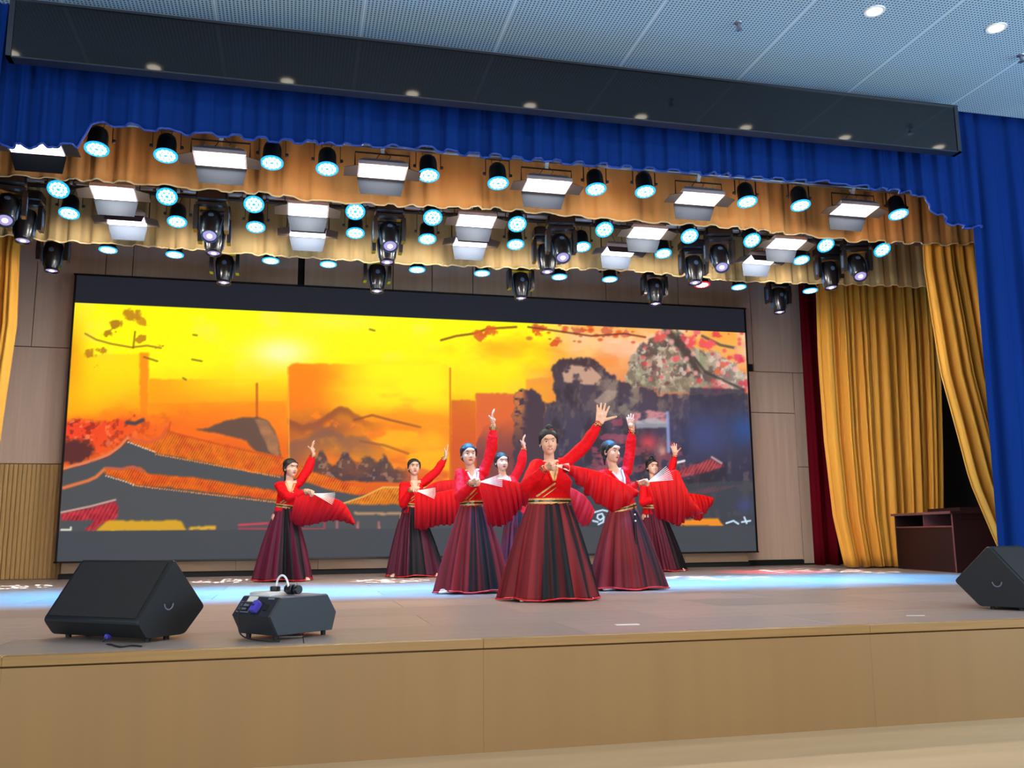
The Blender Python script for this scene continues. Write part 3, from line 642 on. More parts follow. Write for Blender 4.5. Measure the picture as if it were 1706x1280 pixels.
sprinkler(sp_, 'small metal sprinkler head left of the middle ceiling downlight'); sprinkler(at(1701, 92, z=CEIL), 'small metal sprinkler head at the right edge of the ceiling')

# ------------------------------------------------------------------ lamps
Y1, Y2A, Y2B, Y3 = 9.0, 10.4, 11.0, 12.3
def bar(Y, zpix, name, lab, r=.025, x0=-3.6, x1=9.3, dz=0, m='steel'):
    P, Q = at(zpix[0][0], zpix[0][1], Y=Y), at(zpix[1][0], zpix[1][1], Y=Y); z = (P.z+Q.z)/2+dz
    o = MB().tube([(x0, Y, z), (x1, Y, z)], r, 12).build(name, MT[m], loc=((x0+x1)/2, Y, z)); tag(o, lab, 'pipe'); return z
z1 = bar(Y1, ((830, 258), (1500, 322)), 'lighting_bar', 'grey steel pipe under the blue valance carrying the front lamps', .028, -3.0, at(1535, 328, Y=Y1).x)
z2a = bar(Y2A, ((480, 326), (1300, 393)), 'lighting_bar', 'lower grey steel pipe behind the orange gold valance', .028, -3.4, at(1560, 405, Y=Y2A).x)
z2c = bar(Y2A+.15, ((60, 292), (1120, 372)), 'lighting_bar', 'upper dark steel pipe just under the orange gold valance hem', .024, -3.4, at(1560, 405, Y=Y2A).x, .05, 'black')
z2b = bar(Y2B, ((480, 330), (1300, 395)), 'lighting_bar', 'rear dark pipe in front of the khaki gold valance', .028, -3.6, at(1560, 405, Y=Y2B).x, .08, 'black')
z3 = bar(Y3, ((180, 380), (1170, 440)), 'lighting_bar', 'hidden black pipe behind the khaki valance carrying the rear lamps', .028, -4, 9.6, .1, 'black')
for Y, z, x0, x1, lab_ in ((Y1, z1, -2.9, at(1530, 328, Y=Y1).x-.1, 'front lighting pipe'), (Y2A, z2a, -3.2, 8.0, 'lower middle lighting pipe'), (Y2A+.15, z2c, -3.3, 8, 'upper middle lighting pipe'), (Y2B, z2b, -3.4, 8.2, 'rear middle lighting pipe'), (Y3, z3, -3.8, 9.3, 'rearmost lighting pipe')):
    for k in range(2):
        x = lerp(x0, x1, .02+.96*k); o = MB().tube([(x, Y, z+.02), (x, Y, 6.7)], .006, 6).build('hanging_wire', MT['steel'], loc=(x, Y, z)); tag(o, 'thin steel cable at the %s end of the %s' % (('left', 'right')[k], lab_), 'cable', 'suspension cables')

def led_positions(R, rings=((0, 0), (.34, 6), (.74, 12))):
    out = []
    for rr, n in rings[1:]:
        for k in range(n): a = 2*PI*(k+.5)/n; out.append((R*rr*math.cos(a), R*rr*math.sin(a)))
    return out
def make_par(name, drop, red=False, short=False):
    """origin at the pivot of the yoke; can points along -Z"""
    t = bpy.data.objects.new('par_light', None); COL.objects.link(t); ORG[t.name] = Vector((0, 0, 0))
    R = .105; L = .20
    can = MB().lathe([(.02, .135), (.055, .125), (.082, .095), (.092, .05), (.094, -.06), (.104, -.075), (.108, -.105)], n=20).build('housing', MT['can'], t)
    MB().lathe([(.108, -.105), (.114, -.105), (.114, -.118), (.100, -.120), (.098, -.108)], n=20).build('rim', MT['par_face_red' if red else 'par_face'], can)  # rim is no lamp; its glow stands in for LED light on it
    MB().lathe([(.101, -.104), (.101, -.112), (.0, -.113)], n=20).build('led_plate', MT['par_face_red' if red else 'par_face'], can)
    m = MB()
    for x, y in led_positions(.101): m.lathe([(.0165, -.112), (.0165, -.118), (.006, -.122)], (x, y, 0), n=8)
    m.build('leds', MT['par_led_red' if red else 'par_led'], can)
    y = MB()
    y.box((0, 0, drop), (.262, .022, .006))
    for s in (-1, 1): y.box((s*.13, 0, drop/2-.01), (.006, .022, drop+.02))
    y.build('yoke', MT['yoke'], t)
    for s in (-1, 1): MB().lathe([(.016, 0), (.018, .012), (.014, .026), (.006, .028)], (s*.132, 0, 0), (s, 0, 0), n=10).build('knob', MT['black'], t)
    c = MB(); c.box((0, 0, drop+.028), (.035, .035, .05)); c.lathe([(.036, -.02), (.036, .02)], (0, 0, drop+.068), (1, 0, 0), n=12); c.build('clamp', MT['white_clamp'], t)
    w = MB(); w.tube([(-.02, .02, drop+.05), (-.06, .03, drop), (-.05, .03, drop-.06), (-.015, .02, .13)], .0035, 5); w.tube([(.01, .02, drop+.04), (.04, .05, drop+.01), (.03, .04, drop-.04), (0, .03, .12)], .004, 5); w.build('cable', MT['rubber'], t)
    return t
def make_panel(drop, dark_front=False, w=.50, d=.28):
    t = bpy.data.objects.new('panel_light', None); COL.objects.link(t); ORG[t.name] = Vector((0, 0, 0))
    h = MB().loft([[(-w/2, -d/2, -.03), (w/2, -d/2, -.03), (w/2, d/2, -.03), (-w/2, d/2, -.03)], [(-w/2, -d/2, .01), (w/2, -d/2, .01), (w/2, d/2, .01), (-w/2, d/2, .01)], [(-w/2+.05, -d/2+.05, .065), (w/2-.05, -d/2+.05, .065), (w/2-.05, d/2-.05, .065), (-w/2+.05, d/2-.05, .065)]]).build('housing', MT['housing'], t, smooth=False)
    MB().box((0, 0, -.034), (w-.03, d-.03, .008)).build('diffuser', MT['panel_led'], h, smooth=False)
    fl = MB()
    for k in range(5): fl.box((lerp(-w/2+.1, w/2-.1, k/4), 0, .078), (.012, d-.14, .03))
    fl.build('cooling_fins', MT['housing'], h, smooth=False)
    def flap(p, q, r, s, nm='barn_door', m='barn'):
        p, q, r, s = map(Vector, (p, q, r, s)); n = (q-p).cross(s-p).normalized()*.0025
        MB().loft([[p-n, q-n, r-n, s-n], [p+n, q+n, r+n, s+n]]).build(nm, MT[m], h, smooth=False)
    z = -.035
    flap((-w/2, d/2, z), (w/2, d/2, z), (w/2-.04, d/2+.07, z-.15), (-w/2+.04, d/2+.07, z-.15))      # far flap, lit from inside
    if dark_front: flap((-w/2, -d/2, z), (w/2, -d/2, z), (w/2-.02, -d/2-.03, z-.09), (-w/2+.02, -d/2-.03, z-.09), m='barn_dark')
    elif False: flap((-w/2, -d/2, z), (w/2, -d/2, z), (w/2-.03, -d/2-.09, z+.07), (-w/2+.03, -d/2-.09, z+.07), m='housing')
    for s in (-1, 1): flap((s*w/2, -d/2+.02, z), (s*w/2, d/2-.02, z), (s*(w/2+.14), d/2-.05, z-.02), (s*(w/2+.14), -d/2+.05, z-.02), m='barn_side')
    y = MB(); y.tube([(-w/2-.03, 0, -.01), (-w/2-.03, 0, drop), (w/2+.03, 0, drop), (w/2+.03, 0, -.01)], .009, 6); y.build('yoke', MT['yoke'], t)
    for s in (-1, 1): MB().lathe([(.018, 0), (.018, .02), (.008, .03)], (s*(w/2+.002), 0, 0), (s, 0, 0), n=10).build('knob', MT['black'], t)
    c = MB(); c.box((0, 0, drop+.028), (.035, .035, .05)); c.lathe([(.036, -.02), (.036, .02)], (0, 0, drop+.068), (1, 0, 0), n=12); c.build('clamp', MT['white_clamp'], t)
    wv = MB(); wv.tube([(.0, .03, drop+.05), (-.05, .05, drop-.02), (-.09, .04, drop-.08), (-.04, .03, .08)], .004, 5); wv.tube([(.02, .03, drop+.05), (.09, .05, drop-.0), (.04, .04, drop-.07), (.06, .03, .08)], .004, 5); wv.build('cable', MT['rubber'], t)
    return t
def make_head(drop=.41):
    """moving head hung upside down; origin at the tilt pivot"""
    t = bpy.data.objects.new('moving_head_light', None); COL.objects.link(t); ORG[t.name] = Vector((0, 0, 0))
    MB().bbox((0, .02, .32), (.34, .24, .13), .02).build('base', MT['mh'], t)
    y = MB(); y.bbox((0, 0, .225), (.34, .15, .07), .02)
    for s in (-1, 1):
        y.loft([[(s*.165-.022, -.075, .2), (s*.165+.022, -.075, .2), (s*.165+.022, .075, .2), (s*.165-.022, .075, .2)],
                [(s*.165-.024, -.085, .05), (s*.165+.024, -.085, .05), (s*.165+.024, .085, .05), (s*.165-.024, .085, .05)],
                [(s*.165-.022, -.065, -.08), (s*.165+.022, -.065, -.08), (s*.165+.022, .065, -.08), (s*.165-.022, .065, -.08)]])
    y.build('yoke', MT['mh'], t, angle=30)
    for s in (-1, 1): MB().box((s*.19, -.02, .06), (.006, .06, .16)).build('arm_strip', MT['mh_silver'], t)
    hd = MB(); R = [(.06, .17), (.10, .15), (.118, .09), (.12, .0), (.108, -.10), (.092, -.19), (.085, -.205)]
    hd.loft([[Vector((r*1.06*math.cos(a)*(1 if abs(math.cos(a)) < .8 else .96), r*math.sin(a), h)) for a in [2*PI*k/20 for k in range(20)]] for r, h in R])
    ho = hd.build('head', MT['mh'], t)
    for s in (-1, 1):
        MB().loft([[(s*.124, -.05, .09), (s*.130, -.05, .09), (s*.130, .03, .09), (s*.124, .03, .09)], [(s*.100, -.045, -.15), (s*.106, -.045, -.15), (s*.106, .03, -.15), (s*.100, .03, -.15)]]).build('side_panel', MT['mh_silver'], ho)
    MB().lathe([(.088, -.20), (.092, -.222), (.078, -.222), (.072, -.205)], n=20).build('lens_ring', MT['black_gloss'], ho)
    MB().lathe([(.072, -.205), (.05, -.213), (0, -.217)], n=20).build('lens', MT['lens'], ho)
    MB().lathe([(.03, -.216), (.0, -.224)], n=12).build('beam_core', MT['lens_hot'], ho)
    MB().lathe([(.03, 0), (.03, -.005), (.02, -.006)], (0, -.116, .03), (0, 1, 0), n=16).build('badge', MT['mh_silver'], ho)
    c = MB()
    for s in (-1, 1): c.tube([(s*.1, .02, .38), (s*.1, .02, max(drop, .40))], .013, 8); c.lathe([(.036, -.02), (.036, .02)], (s*.1, .02, max(drop, .40)+.03), (1, 0, 0), n=12)
    c.build('clamp', MT['steel'], t)
    return t
def place(proto, used, px, py, Y, tilt, lab, cat, group, kind, yaw=0, face=.115):
    """put the lamp so its face lies at the point; tilt turns the face toward the audience"""
    P = at(px, py, Y=Y); R = Matrix.Rotation(yaw, 3, 'Z') @ Matrix.Rotation(-tilt, 3, 'X')
    piv = P - R @ Vector((0, 0, -face))
    t = proto if not used[0] else copy_tree(proto); used[0] = True
    t.location = piv; t.rotation_euler = (0, 0, yaw); t['label'] = lab; t['category'] = cat; t['group'] = group
    for ch in t.children:
        if ch.name.split('.')[0] in ('housing', 'head'): ch.rotation_euler = (-tilt, 0, 0)
    return t, piv
def ordl(k, n): return 'leftmost' if k == 0 else ('rightmost' if k == n-1 else ORD[k]+' from the left')
def row(protof, pts, Y, tilt, what, cat, group, where, face=.115, yawf=None, zbar=None):
    protos = {}
    for k, (px, py) in enumerate(pts):
        key = 0
        P = at(px, py, Y=Y)
        if zbar is not None:
            drop = round(max(.16, min(.6, zbar-.068-(P.z+face*math.cos(tilt)))), 2); key = round(drop*12)/12
        if key not in protos: protos[key] = (protof(key if zbar is not None else None), [False])
        place(protos[key][0], protos[key][1], px, py, Y, tilt, '%s, %s %s' % (what, ordl(k, len(pts)), where), cat, group, None, yawf(k) if yawf else 0, face)
R1P = [(161, 249), (276, 260), (453, 272), (545, 282), (714, 293), (830, 306), (993, 316), (1075, 320), (1245, 337), (1334, 343), (1497, 358)]
R2A = [(97, 316), (278, 328), (423, 341), (592, 353), (721, 363), (862, 374), (1007, 383), (1149, 394), (1253, 401), (1376, 409), (1470, 417)]
R2B = [(115, 356), (295, 370), (426, 379), (592, 389), (712, 399), (859, 408), (970, 412), (1105, 423), (1335, 434)]
R3 = [(180, 417), (291, 425), (451, 435), (547, 441), (695, 450), (803, 456), (932, 462), (1016, 466), (1231, 479), (1350, 485)]
fp = lambda d: make_par('par', d if d else .25)
row(fp, R1P, Y1, .26, 'cyan LED par lamp', 'stage light', 'par lamps in the front row', 'in the front row under the blue valance', zbar=z1)
row(fp, R2A, Y2A-.1, .62, 'cyan LED par lamp', 'stage light', 'par lamps in the upper middle row', 'of those just below the orange valance hem', zbar=z2a+.1)
row(fp, R2B, Y2B, .30, 'cyan LED par lamp', 'stage light', 'par lamps in the lower middle row', 'of those by the khaki valance', zbar=z2b)
row(fp, R3, Y3, .10, 'cyan LED par lamp', 'stage light', 'par lamps in the rear row', 'of those peeking below the khaki valance', zbar=z3)
pr = make_par('par', .4, red=True)
place(pr, [False], 1170, 475, Y3, .12, 'round LED par lamp glowing red, the only red one', 'stage light', 'red par lamp', None)
PA1 = [(58, 246), (367, 268), (637, 288), (911, 312), (1165, 333), (1423, 352)]
PA2 = [(190, 324), (513, 352), (793, 370), (1078, 390), (1310, 408)]
PA2B = [(210, 368), (513, 388), (785, 404), (1032, 420), (1268, 434)]
fpn = lambda d: make_panel(d if d else .25)
row(fpn, PA1, Y1, .12, 'white LED panel light', 'stage light', 'panel lights in the front row', 'in the front row under the blue valance', face=.04, zbar=z1)
k_ = [0]
def mixp(d):
    return make_panel(d if d else .25, w=.46, dark_front=False)
row(mixp, PA2, Y2A-.1, .18, 'white LED panel light', 'stage light', 'panel lights in the upper middle row', 'of those just below the orange valance hem', face=.04, zbar=z2a+.1)
row(lambda d: make_panel(d if d else .25, dark_front=True, w=.44), PA2B, Y2B, .15, 'dark flap LED panel light', 'stage light', 'panel lights in the lower middle row', 'of those by the khaki valance', face=.04, zbar=z2b)
# moving heads
MH2 = [(8, 368, -.2), (349, 394, 0), (650, 411, 0), (938, 430, .12), (1203, 446, .25), (1434, 461, .3)]
MH2B = [(38, 402, 0), (356, 423, 0), (645, 438, 0), (912, 454, .1), (1158, 472, .1), (1385, 480, .1)]
MH3 = [(86, 452), (373, 472), (628, 486), (868, 498), (1092, 507), (1299, 521)]
hps = {}
def heads(pts, Y, tilt, lab, bl):
    zb = max(at(q[0], q[1], Y=Y).z for q in pts)+.22*math.cos(tilt)+.46
    tag(MB().tube([(-3.9, Y+.02, zb), (8.2, Y+.02, zb)], .024, 12).build('lighting_bar', MT['black'], loc=(2.1, Y+.02, zb)), bl, 'pipe')
    for x, w_ in ((-3.7, 'left'), (8.0, 'right')): tag(MB().tube([(x, Y+.02, zb+.02), (x, Y+.02, 6.7)], .006, 6).build('hanging_wire', MT['steel'], loc=(x, Y+.02, zb)), 'thin steel cable at the %s end of the %s' % (w_, bl), 'cable', 'suspension cables')
    for k, q in enumerate(pts):
        P = at(q[0], q[1], Y=Y); zp = P.z+.22*math.cos(tilt); d = max(.40, round((zb-.028-zp)*40)/40)
        if d not in hps: hps[d] = (make_head(d), [False])
        place(hps[d][0], hps[d][1], q[0], q[1], Y, tilt, lab % ordl(k, 6), 'stage light', 'moving head lamps', None, -(q[2] if len(q) > 2 else 0), .22)
heads(MH2, Y2A-.15, .62, 'black moving head lamp tipped toward the hall, %s of six', 'black pipe of the tipped moving heads')
heads(MH2B, Y2B, .16, 'black downward moving head lamp, %s, behind a tipped one', 'black pipe of the downward moving heads')
heads(MH3, Y3, .10, 'black moving head lamp hanging below the khaki valance, %s of six', 'black pipe of the rear moving heads')

# light thrown by the lamps -------------------------------------------------
for (px, py) in PA1[1:]: P = at(px, py, Y=Y1); light('panel_glow', 'AREA', P-Vector((0, 0, .03)), P+Vector((0, -.05, -2)), 26, (1, .97, .95), .46, .24)
for (px, py) in PA2: P = at(px, py, Y=Y2A-.1); light('panel_glow', 'AREA', P-Vector((0, 0, .03)), P+Vector((0, .3, -2)), 30, (1, .97, .95), .42, .24)
for (px, py) in PA2B: P = at(px, py, Y=Y2B); light('panel_glow', 'AREA', P-Vector((0, 0, .05)), P+Vector((0, 1.6, -2)), 60, (1, .97, .95), .42, .24)
for px, py in PA1[1:]: P = at(px, py, Y=Y1); light('panel_spill', 'POINT', P+Vector((0, -.15, -.22)), P, 22, (1, .80, .62), .08)
for px, py in PA2: P = at(px, py, Y=Y2A); light('panel_spill', 'POINT', P+Vector((0, -.1, -.2)), P, 20, (1, .88, .7), .08)
for i in range(0, 11):
    P = at(*R1P[i], Y=Y1); light('par_beam', 'SPOT', P-Vector((0, .0, .03)), (P.x+.1, 10.1, 0), 1900, (.02, .36, 1), .08, spot=46, blend=1)
for i in (0, 2, 4, 6, 8, 10):
    P = at(*R2A[i], Y=Y2A-.1); light('par_beam', 'SPOT', P-Vector((0, .03, .03)), (P.x, 10.0, 0), 2200, (.02, .42, 1), .08, spot=44, blend=1)
for i in (0, 2, 5, 7, 8):
    P = at(*R2B[i], Y=Y2B); light('par_beam', 'SPOT', P-Vector((0, .03, .03)), (P.x, 10.9, 0), 1500, (.02, .45, 1), .08, spot=44, blend=1)
P = at(1170, 475, Y=Y3); light('par_beam_red', 'SPOT', P-Vector((0, 0, .04)), at(1285, 953, z=0), 2500, (1, .05, .12), .08, spot=26, blend=1)
# moving heads project a broken leaf pattern on the floor
def gobo(src, tgt, power, col, size, sc=9):
    o = light('gobo_beam', 'SPOT', src, tgt, power, col, .004, spot=size, blend=.1); l = o.data; l.use_nodes = True; N, L = l.node_tree.nodes, l.node_tree.links
    em = N['Emission']; tc = N.new('ShaderNodeTexCoord'); mp = N.new('ShaderNodeMapping'); mp.inputs['Scale'].default_value = (sc*3.4, sc*2.2, 1)
    L.new(tc.outputs['Normal'], mp.inputs[0]); v = N.new('ShaderNodeTexVoronoi'); v.inputs['Scale'].default_value = 1; L.new(mp.outputs[0], v.inputs['Vector'])
    r = N.new('ShaderNodeMapRange'); r.inputs[1].default_value = .34; r.inputs[2].default_value = .26; L.new(v.outputs['Distance'], r.inputs[0]); L.new(r.outputs[0], em.inputs['Strength'])
for k, (tx, ty, si) in enumerate([(25, 978, 15), (385, 968, 15), (650, 968, 15), (1185, 963, 15), (1340, 951, 18)]):
    P = at(MH3[k][0], MH3[k][1], Y=Y3); gobo(P-Vector((0, .02, .02)), at(tx, ty, z=0), 16000, (.85, .95, 1), si, 14)
P = at(1299, 521, Y=Y3); gobo(P-Vector((0, .02, .02)), at(1450, 953, z=0), 12000, (.6, .9, 1), 12, 14)
#@@PART2@@
# ------------------------------------------------------------------ wedge monitors
def smooth_path(p, n=6):
    out = []
    for i in range(len(p)-1):
        p0, p1, p2, p3 = p[max(i-1, 0)], p[i], p[i+1], p[min(i+2, len(p)-1)]
        for k in range(n): t = k/n; out.append(.5*((2*p1)+(p2-p0)*t+(2*p0-5*p1+4*p2-p3)*t*t+(3*p1-p0-3*p2+p3)*t**3))
    out.append(p[-1]); return out
def wedge(name, lab, P, a, b, Ln, prof, grille_face, handle, end):
    """prism: profile in (b, z) extruded along a from P by Ln"""
    a = Vector(a).normalized(); b = Vector(b).normalized(); Zv = Vector((0, 0, 1))
    t = thing(name, lab, 'loudspeaker', (P.x, P.y, 0))
    pts = [P+b*p[0]+Zv*p[1] for p in prof]; n = len(pts); cen = sum(pts, Vector())/n
    # rounded outline
    rp = []
    for i in range(n):
        p, q, r = pts[i-1], pts[i], pts[(i+1) % n]; r0 = .022
        A = q+(p-q).normalized()*r0; B_ = q+(r-q).normalized()*r0
        for k in range(4): s = k/3; rp.append(A*(1-s)**2+q*2*s*(1-s)+B_*s*s)
    ins = [cen+(v-cen)*.975 for v in rp]
    m = MB().loft([ins]+[[v+a*.012 for v in rp]]+[[v+a*(Ln-.012) for v in rp]]+[[v+a*Ln for v in ins]])
    o = m.build('cabinet', MT['speaker'], t, angle=25)
    # grille on one long face
    i, j = grille_face; g0, g1 = pts[i], pts[j]; nrm = (g1-g0).cross(a).normalized()
    if nrm.dot((g0+g1)/2-cen) < 0: nrm = -nrm
    e = (g1-g0).normalized(); w = (g1-g0).length
    q = [g0+e*.03+a*.03, g0+e*.03+a*(Ln-.03), g1-e*.03+a*(Ln-.03), g1-e*.03+a*.03]
    MB().loft([[v-nrm*.01 for v in q], [v+nrm*.006 for v in q]]).build('grille', MT['grille'], t, smooth=False)
    # recessed cup handle on the visible end
    hc = P+b*handle[0]+Zv*handle[1]+(a*Ln if end else a*0); out = a if end else -a
    rim = MB(); hole = MB(); N_ = 16; R_ = handle[2]
    arc = [hc+(b*math.cos(PI+PI*k/N_)+Zv*math.sin(PI+PI*k/N_)*1.05)*R_ for k in range(N_+1)]
    arc += [hc+b*R_*.95+Zv*R_*.28, hc+b*R_*.45+Zv*R_*.30, hc+b*R_*.15+Zv*R_*.05, hc-b*R_*.15+Zv*R_*.05, hc-b*R_*.45+Zv*R_*.30, hc-b*R_*.95+Zv*R_*.28]
    hole.loft([[v-out*.01 for v in arc], [v+out*.0015 for v in arc]]); hole.build('handle', MT['rubber'], t, smooth=False)
    rim.tube([v+out*.002 for v in arc[:N_+1]], .004, 6); rim.build('handle_rim', MT['fog_top'], t)
    for u_, v_ in ((.08, .08), (.08, .92), (.75, .08), (.75, .92)):
        MB().lathe([(.016, .0), (.018, .026)], P+b*(prof[0][0]+.05+u_*(prof[-1][0]-prof[0][0]-.08))+a*(Ln*v_), n=10).build('rubber_foot', MT['rubber'], t)
    return t, pts
def local_prof(base, b, a, pxs):
    """profile points seen on the end plane"""
    out = []
    for p in pxs:
        H = plane_hit(p[0], p[1], base, a); out.append(((H-base).dot(b), H.z))
    return out
B0 = at(245, 1072, z=0); B1 = at(85, 1063, z=0); aL = (B1-B0); Ln = aL.length*.98; aL.normalize(); bL = Vector((0, 0, 1)).cross(aL); bL = -bL if bL.y < 0 else bL
pf = local_prof(B0, bL, aL, [(243, 1070), (228, 1040), (291, 931), (342, 1010), (308, 1056)])
pf[0] = (pf[0][0], .022); pf[-1] = (pf[-1][0], .022)
hd_ = local_prof(B0, bL, aL, [(281, 1006)])[0]
spk, spts = wedge('stage_monitor', 'large black wedge loudspeaker lying at the left front of the stage', B0, aL, bL, Ln, pf, (1, 2), (hd_[0], hd_[1], .032), False)
# plug and lead of the left wedge
pp = plane_hit(185, 1060, B0, bL); 
MB().lathe([(.014, 0), (.016, .02), (.011, .04)], pp-bL*.035, bL, n=10).build('power_plug', MT['purple'], spk)
e0 = plane_hit(194, 1050, B0, bL); MB().box(e0-bL*.004, (.05, .012, .04), Matrix.Rotation(math.atan2(aL.y, aL.x), 3, 'Z')).build('socket_plate', MT['rubber'], spk)
cb = [pp-bL*.03, pp-bL*.06+Vector((0, 0, -.04)), at(184, 1074, z=.006), at(200, 1078, z=.006), at(218, 1076, z=.006), at(236, 1077, z=.006), at(262, 1072, z=.006), at(300, 1066, z=.006)]
cb[-2:] = []
tag(MB().tube(smooth_path(cb), .005, 6).build('power_cable', MT['rubber'], loc=(cb[0].x, cb[0].y, 0)), 'black power lead with purple plug lying in front of the left loudspeaker', 'cable')
# right wedge
B0 = at(1634, 1015, z=0); B1 = at(1712, 1019, z=0); bR = (B1-B0).normalized(); aR = Vector((0, 0, 1)).cross(bR); aR = -aR if aR.y < 0 else aR
pf = local_prof(B0, bR, aR, [(1632, 1013), (1589, 968), (1645, 909), (1732, 1000), (1722, 1019)])
pf[0] = (pf[0][0], .02); pf[-1] = (pf[-1][0], .02)
hd_ = local_prof(B0, bR, aR, [(1661, 970)])[0]
wedge('stage_monitor', 'black wedge loudspeaker cut by the right edge of the picture', B0, aR, bR, .62, pf, (2, 3), (hd_[0], hd_[1], .032), False)

# ------------------------------------------------------------------ fog machine
G0 = at(402, 1056, z=0); G1 = at(470, 1062, z=0); ga = (G1-G0).normalized(); gb = Vector((0, 0, 1)).cross(ga); gb = -gb if gb.y < 0 else gb
G0 = at(391, 1055, z=.03); fw = (plane_hit(464, 1055, G0, gb)-G0).dot(ga); 
ft = thing('fog_machine', 'squat dark grey fog machine with a white hose loop on top', 'fog machine', (G0.x, G0.y, 0))
prof = [(0.03, .028), (-.03, .135), (.045, .235), (.40, .235), (.47, .13), (.44, .028)]
def fpnt(u, s, z): return Vector((G0.x, G0.y, 0))+ga*s+gb*u+Vector((0, 0, z))
s0_, s1_ = 0, .34
rings = []
for s, k in ((s0_, .97), (s0_+.01, 1), (s1_-.01, 1), (s1_, .97)):
    cu = sum(p[0] for p in prof)/6; cz = sum(p[1] for p in prof)/6
    rings.append([fpnt(cu+(p[0]-cu)*k, s, cz+(p[1]-cz)*k) for p in prof])
MB().loft(rings).build('body', MT['fog'], ft, smooth=False)
MB().loft([[fpnt(u, s, z) for u, s in ((.05, .01), (.05, .33), (.395, .33), (.395, .01))] for z in (.233, .238)]).build('top_plate', MT['fog_top'], ft, smooth=False)
tk = MB().loft([[fpnt(u, s, z) for u, s in ((.08+d, .02+d), (.08+d, .20-d), (.30-d, .20-d), (.30-d, .02+d))] for z, d in ((.236, 0), (.252, .0), (.258, .01))]).build('fluid_tank', MT['tank'], ft, angle=60)
MB().lathe([(.028, 0), (.03, .004), (.03, .026), (.026, .03)], fpnt(.20, .10, .257), n=16).build('tank_cap', MT['black_gloss'], ft)
MB().lathe([(.026, -.03), (.03, -.026), (.03, .026), (.026, .03)], fpnt(.22, .215, .27), ga, n=16).build('knob', MT['black_gloss'], ft)
MB().lathe([(.024, -.016), (.027, -.012), (.027, .012), (.024, .016)], fpnt(.22, .275, .27), ga, n=16).build('knob', MT['black_gloss'], ft)
hs = [fpnt(.20, .11+.055*(1-math.cos(PI*k/12)), .285+.075*math.sin(PI*k/12)-.02*k/12) for k in range(13)]
MB().tube(hs, .006, 8).build('hose', MT['white'], ft)
nslope = Vector((0, 0, 1)).cross(Vector((1, 0, 0)))
def panelp(s, v): # on the slanted control face: v 0 bottom..1 top
    return fpnt(lerp(-.03, .045, v), s, lerp(.135, .235, v))
nf = (-gb*.10+Vector((0, 0, .075))).normalized(); 
def plate(s0, s1, v0, v1, h, nm, m, k=0.0):
    q = [panelp(s0, v0), panelp(s1, v0), panelp(s1, v1), panelp(s0, v1)]; c = sum(q, Vector())/4
    return MB().loft([[p for p in q], [c+(p-c)*(1-k)+nf*h for p in q]]).build(nm, MT[m], ft, smooth=False)
plate(.03, .135, .15, .72, .004, 'display_frame', 'fog_top'); plate(.035, .13, .2, .67, .005, 'display_panel', 'rubber')
plate(.045, .115, .46, .60, .006, 'screen_line', 'fog_top'); plate(.045, .105, .28, .38, .006, 'screen_line', 'fog_top')
plate(.075, .15, .72, .99, .006, 'sticker', 'paper'); plate(.245, .295, .88, .97, .003, 'lettering', 'fog_top')
plate(.165, .235, .1, .7, .004, 'socket', 'rubber'); plate(.255, .285, .3, .62, .008, 'switch', 'rubber', .1)
pc = panelp(.20, .42); MB().loft([[pc+ga*x*.024+(panelp(0, 1)-panelp(0, 0)).normalized()*y*.034+nf*(.004+h) for x, y in ((-1, -1), (.6, -1), (1, -.3), (1, .6), (.3, 1), (-1, .8))] for h in (0, .03)]).build('power_plug', MT['purple'], ft)
for s in (.05, .29):
    for u in (.06, .41): MB().lathe([(.014, .0), (.016, .03)], fpnt(u, s, 0), n=10).build('rubber_foot', MT['rubber'], ft)
cb = [pc+nf*.035, pc+nf*.05-ga*.05, panelp(.10, .55)+nf*.03, panelp(.09, -.05)+nf*.02, fpnt(-.05, .10, .07), fpnt(-.05, .13, .03), fpnt(-.045, .20, .012), fpnt(-.04, .30, .008), fpnt(-.03, .36, .007), fpnt(.0, .40, .007)]
tag(MB().tube(smooth_path(cb), .0045, 6).build('power_cable', MT['rubber'], loc=(cb[-1].x, cb[-1].y, 0)), 'black power lead drooping from the fog machine control panel to the floor', 'cable')
# floor marks
def tape(px, py, w, d, rz, m, lab):
    P = at(px, py, z=.0005); tag(MB().box((P.x, P.y, .0012), (w, d, .0016), Matrix.Rotation(rz, 3, 'Z')).build('tape_mark', MT[m], loc=(P.x, P.y, 0), smooth=False), lab, 'tape')
tape(1045, 1041, .15, .06, -.1, 'white', 'short white tape mark on the stage edge right of centre')
tape(1525, 1026, .12, .015, -.3, 'white', 'thin white tape scrap near the right loudspeaker')
tape(485, 1061, .13, .04, -.2, 'paper', 'yellowish tape strip at the foot of the fog machine')
tape(1400, 982, .35, .03, .5, 'fog_top', 'faint grey tape line on the blue lit floor at the right')

# ------------------------------------------------------------------ desk
D0 = Vector((9.22, 12.75, 0)); D1 = at(1595, 955, z=0); da = (D1-D0); dl = da.length; da.normalize(); db = Vector((-da.y, da.x, 0)); db = -db if db.x < 0 else db
dk_ = thing('desk', 'dark red wooden lectern desk with open slots below its top', 'desk', D0+(D1-D0)*.5)
def dp(u, v, z): return D0+da*u+db*v+Vector((0, 0, z))
def dbox(u0, u1, v0, v1, z0, z1, nm, m='desk'):
    return MB().loft([[dp(u0, v0, z), dp(u1, v0, z), dp(u1, v1, z), dp(u0, v1, z)] for z in (z0, z1)]).build(nm, MT[m], dk_, smooth=False)
H = .84
dbox(-.03, dl+.03, -.04, .95, H-.035, H, 'top'); dbox(.9, dl+.03, .1, .98, H, H+.05, 'raised_top')
dbox(0, .04, 0, .9, 0, H-.035, 'side_panel'); dbox(dl-.04, dl, 0, .9, 0, H-.035, 'side_panel')
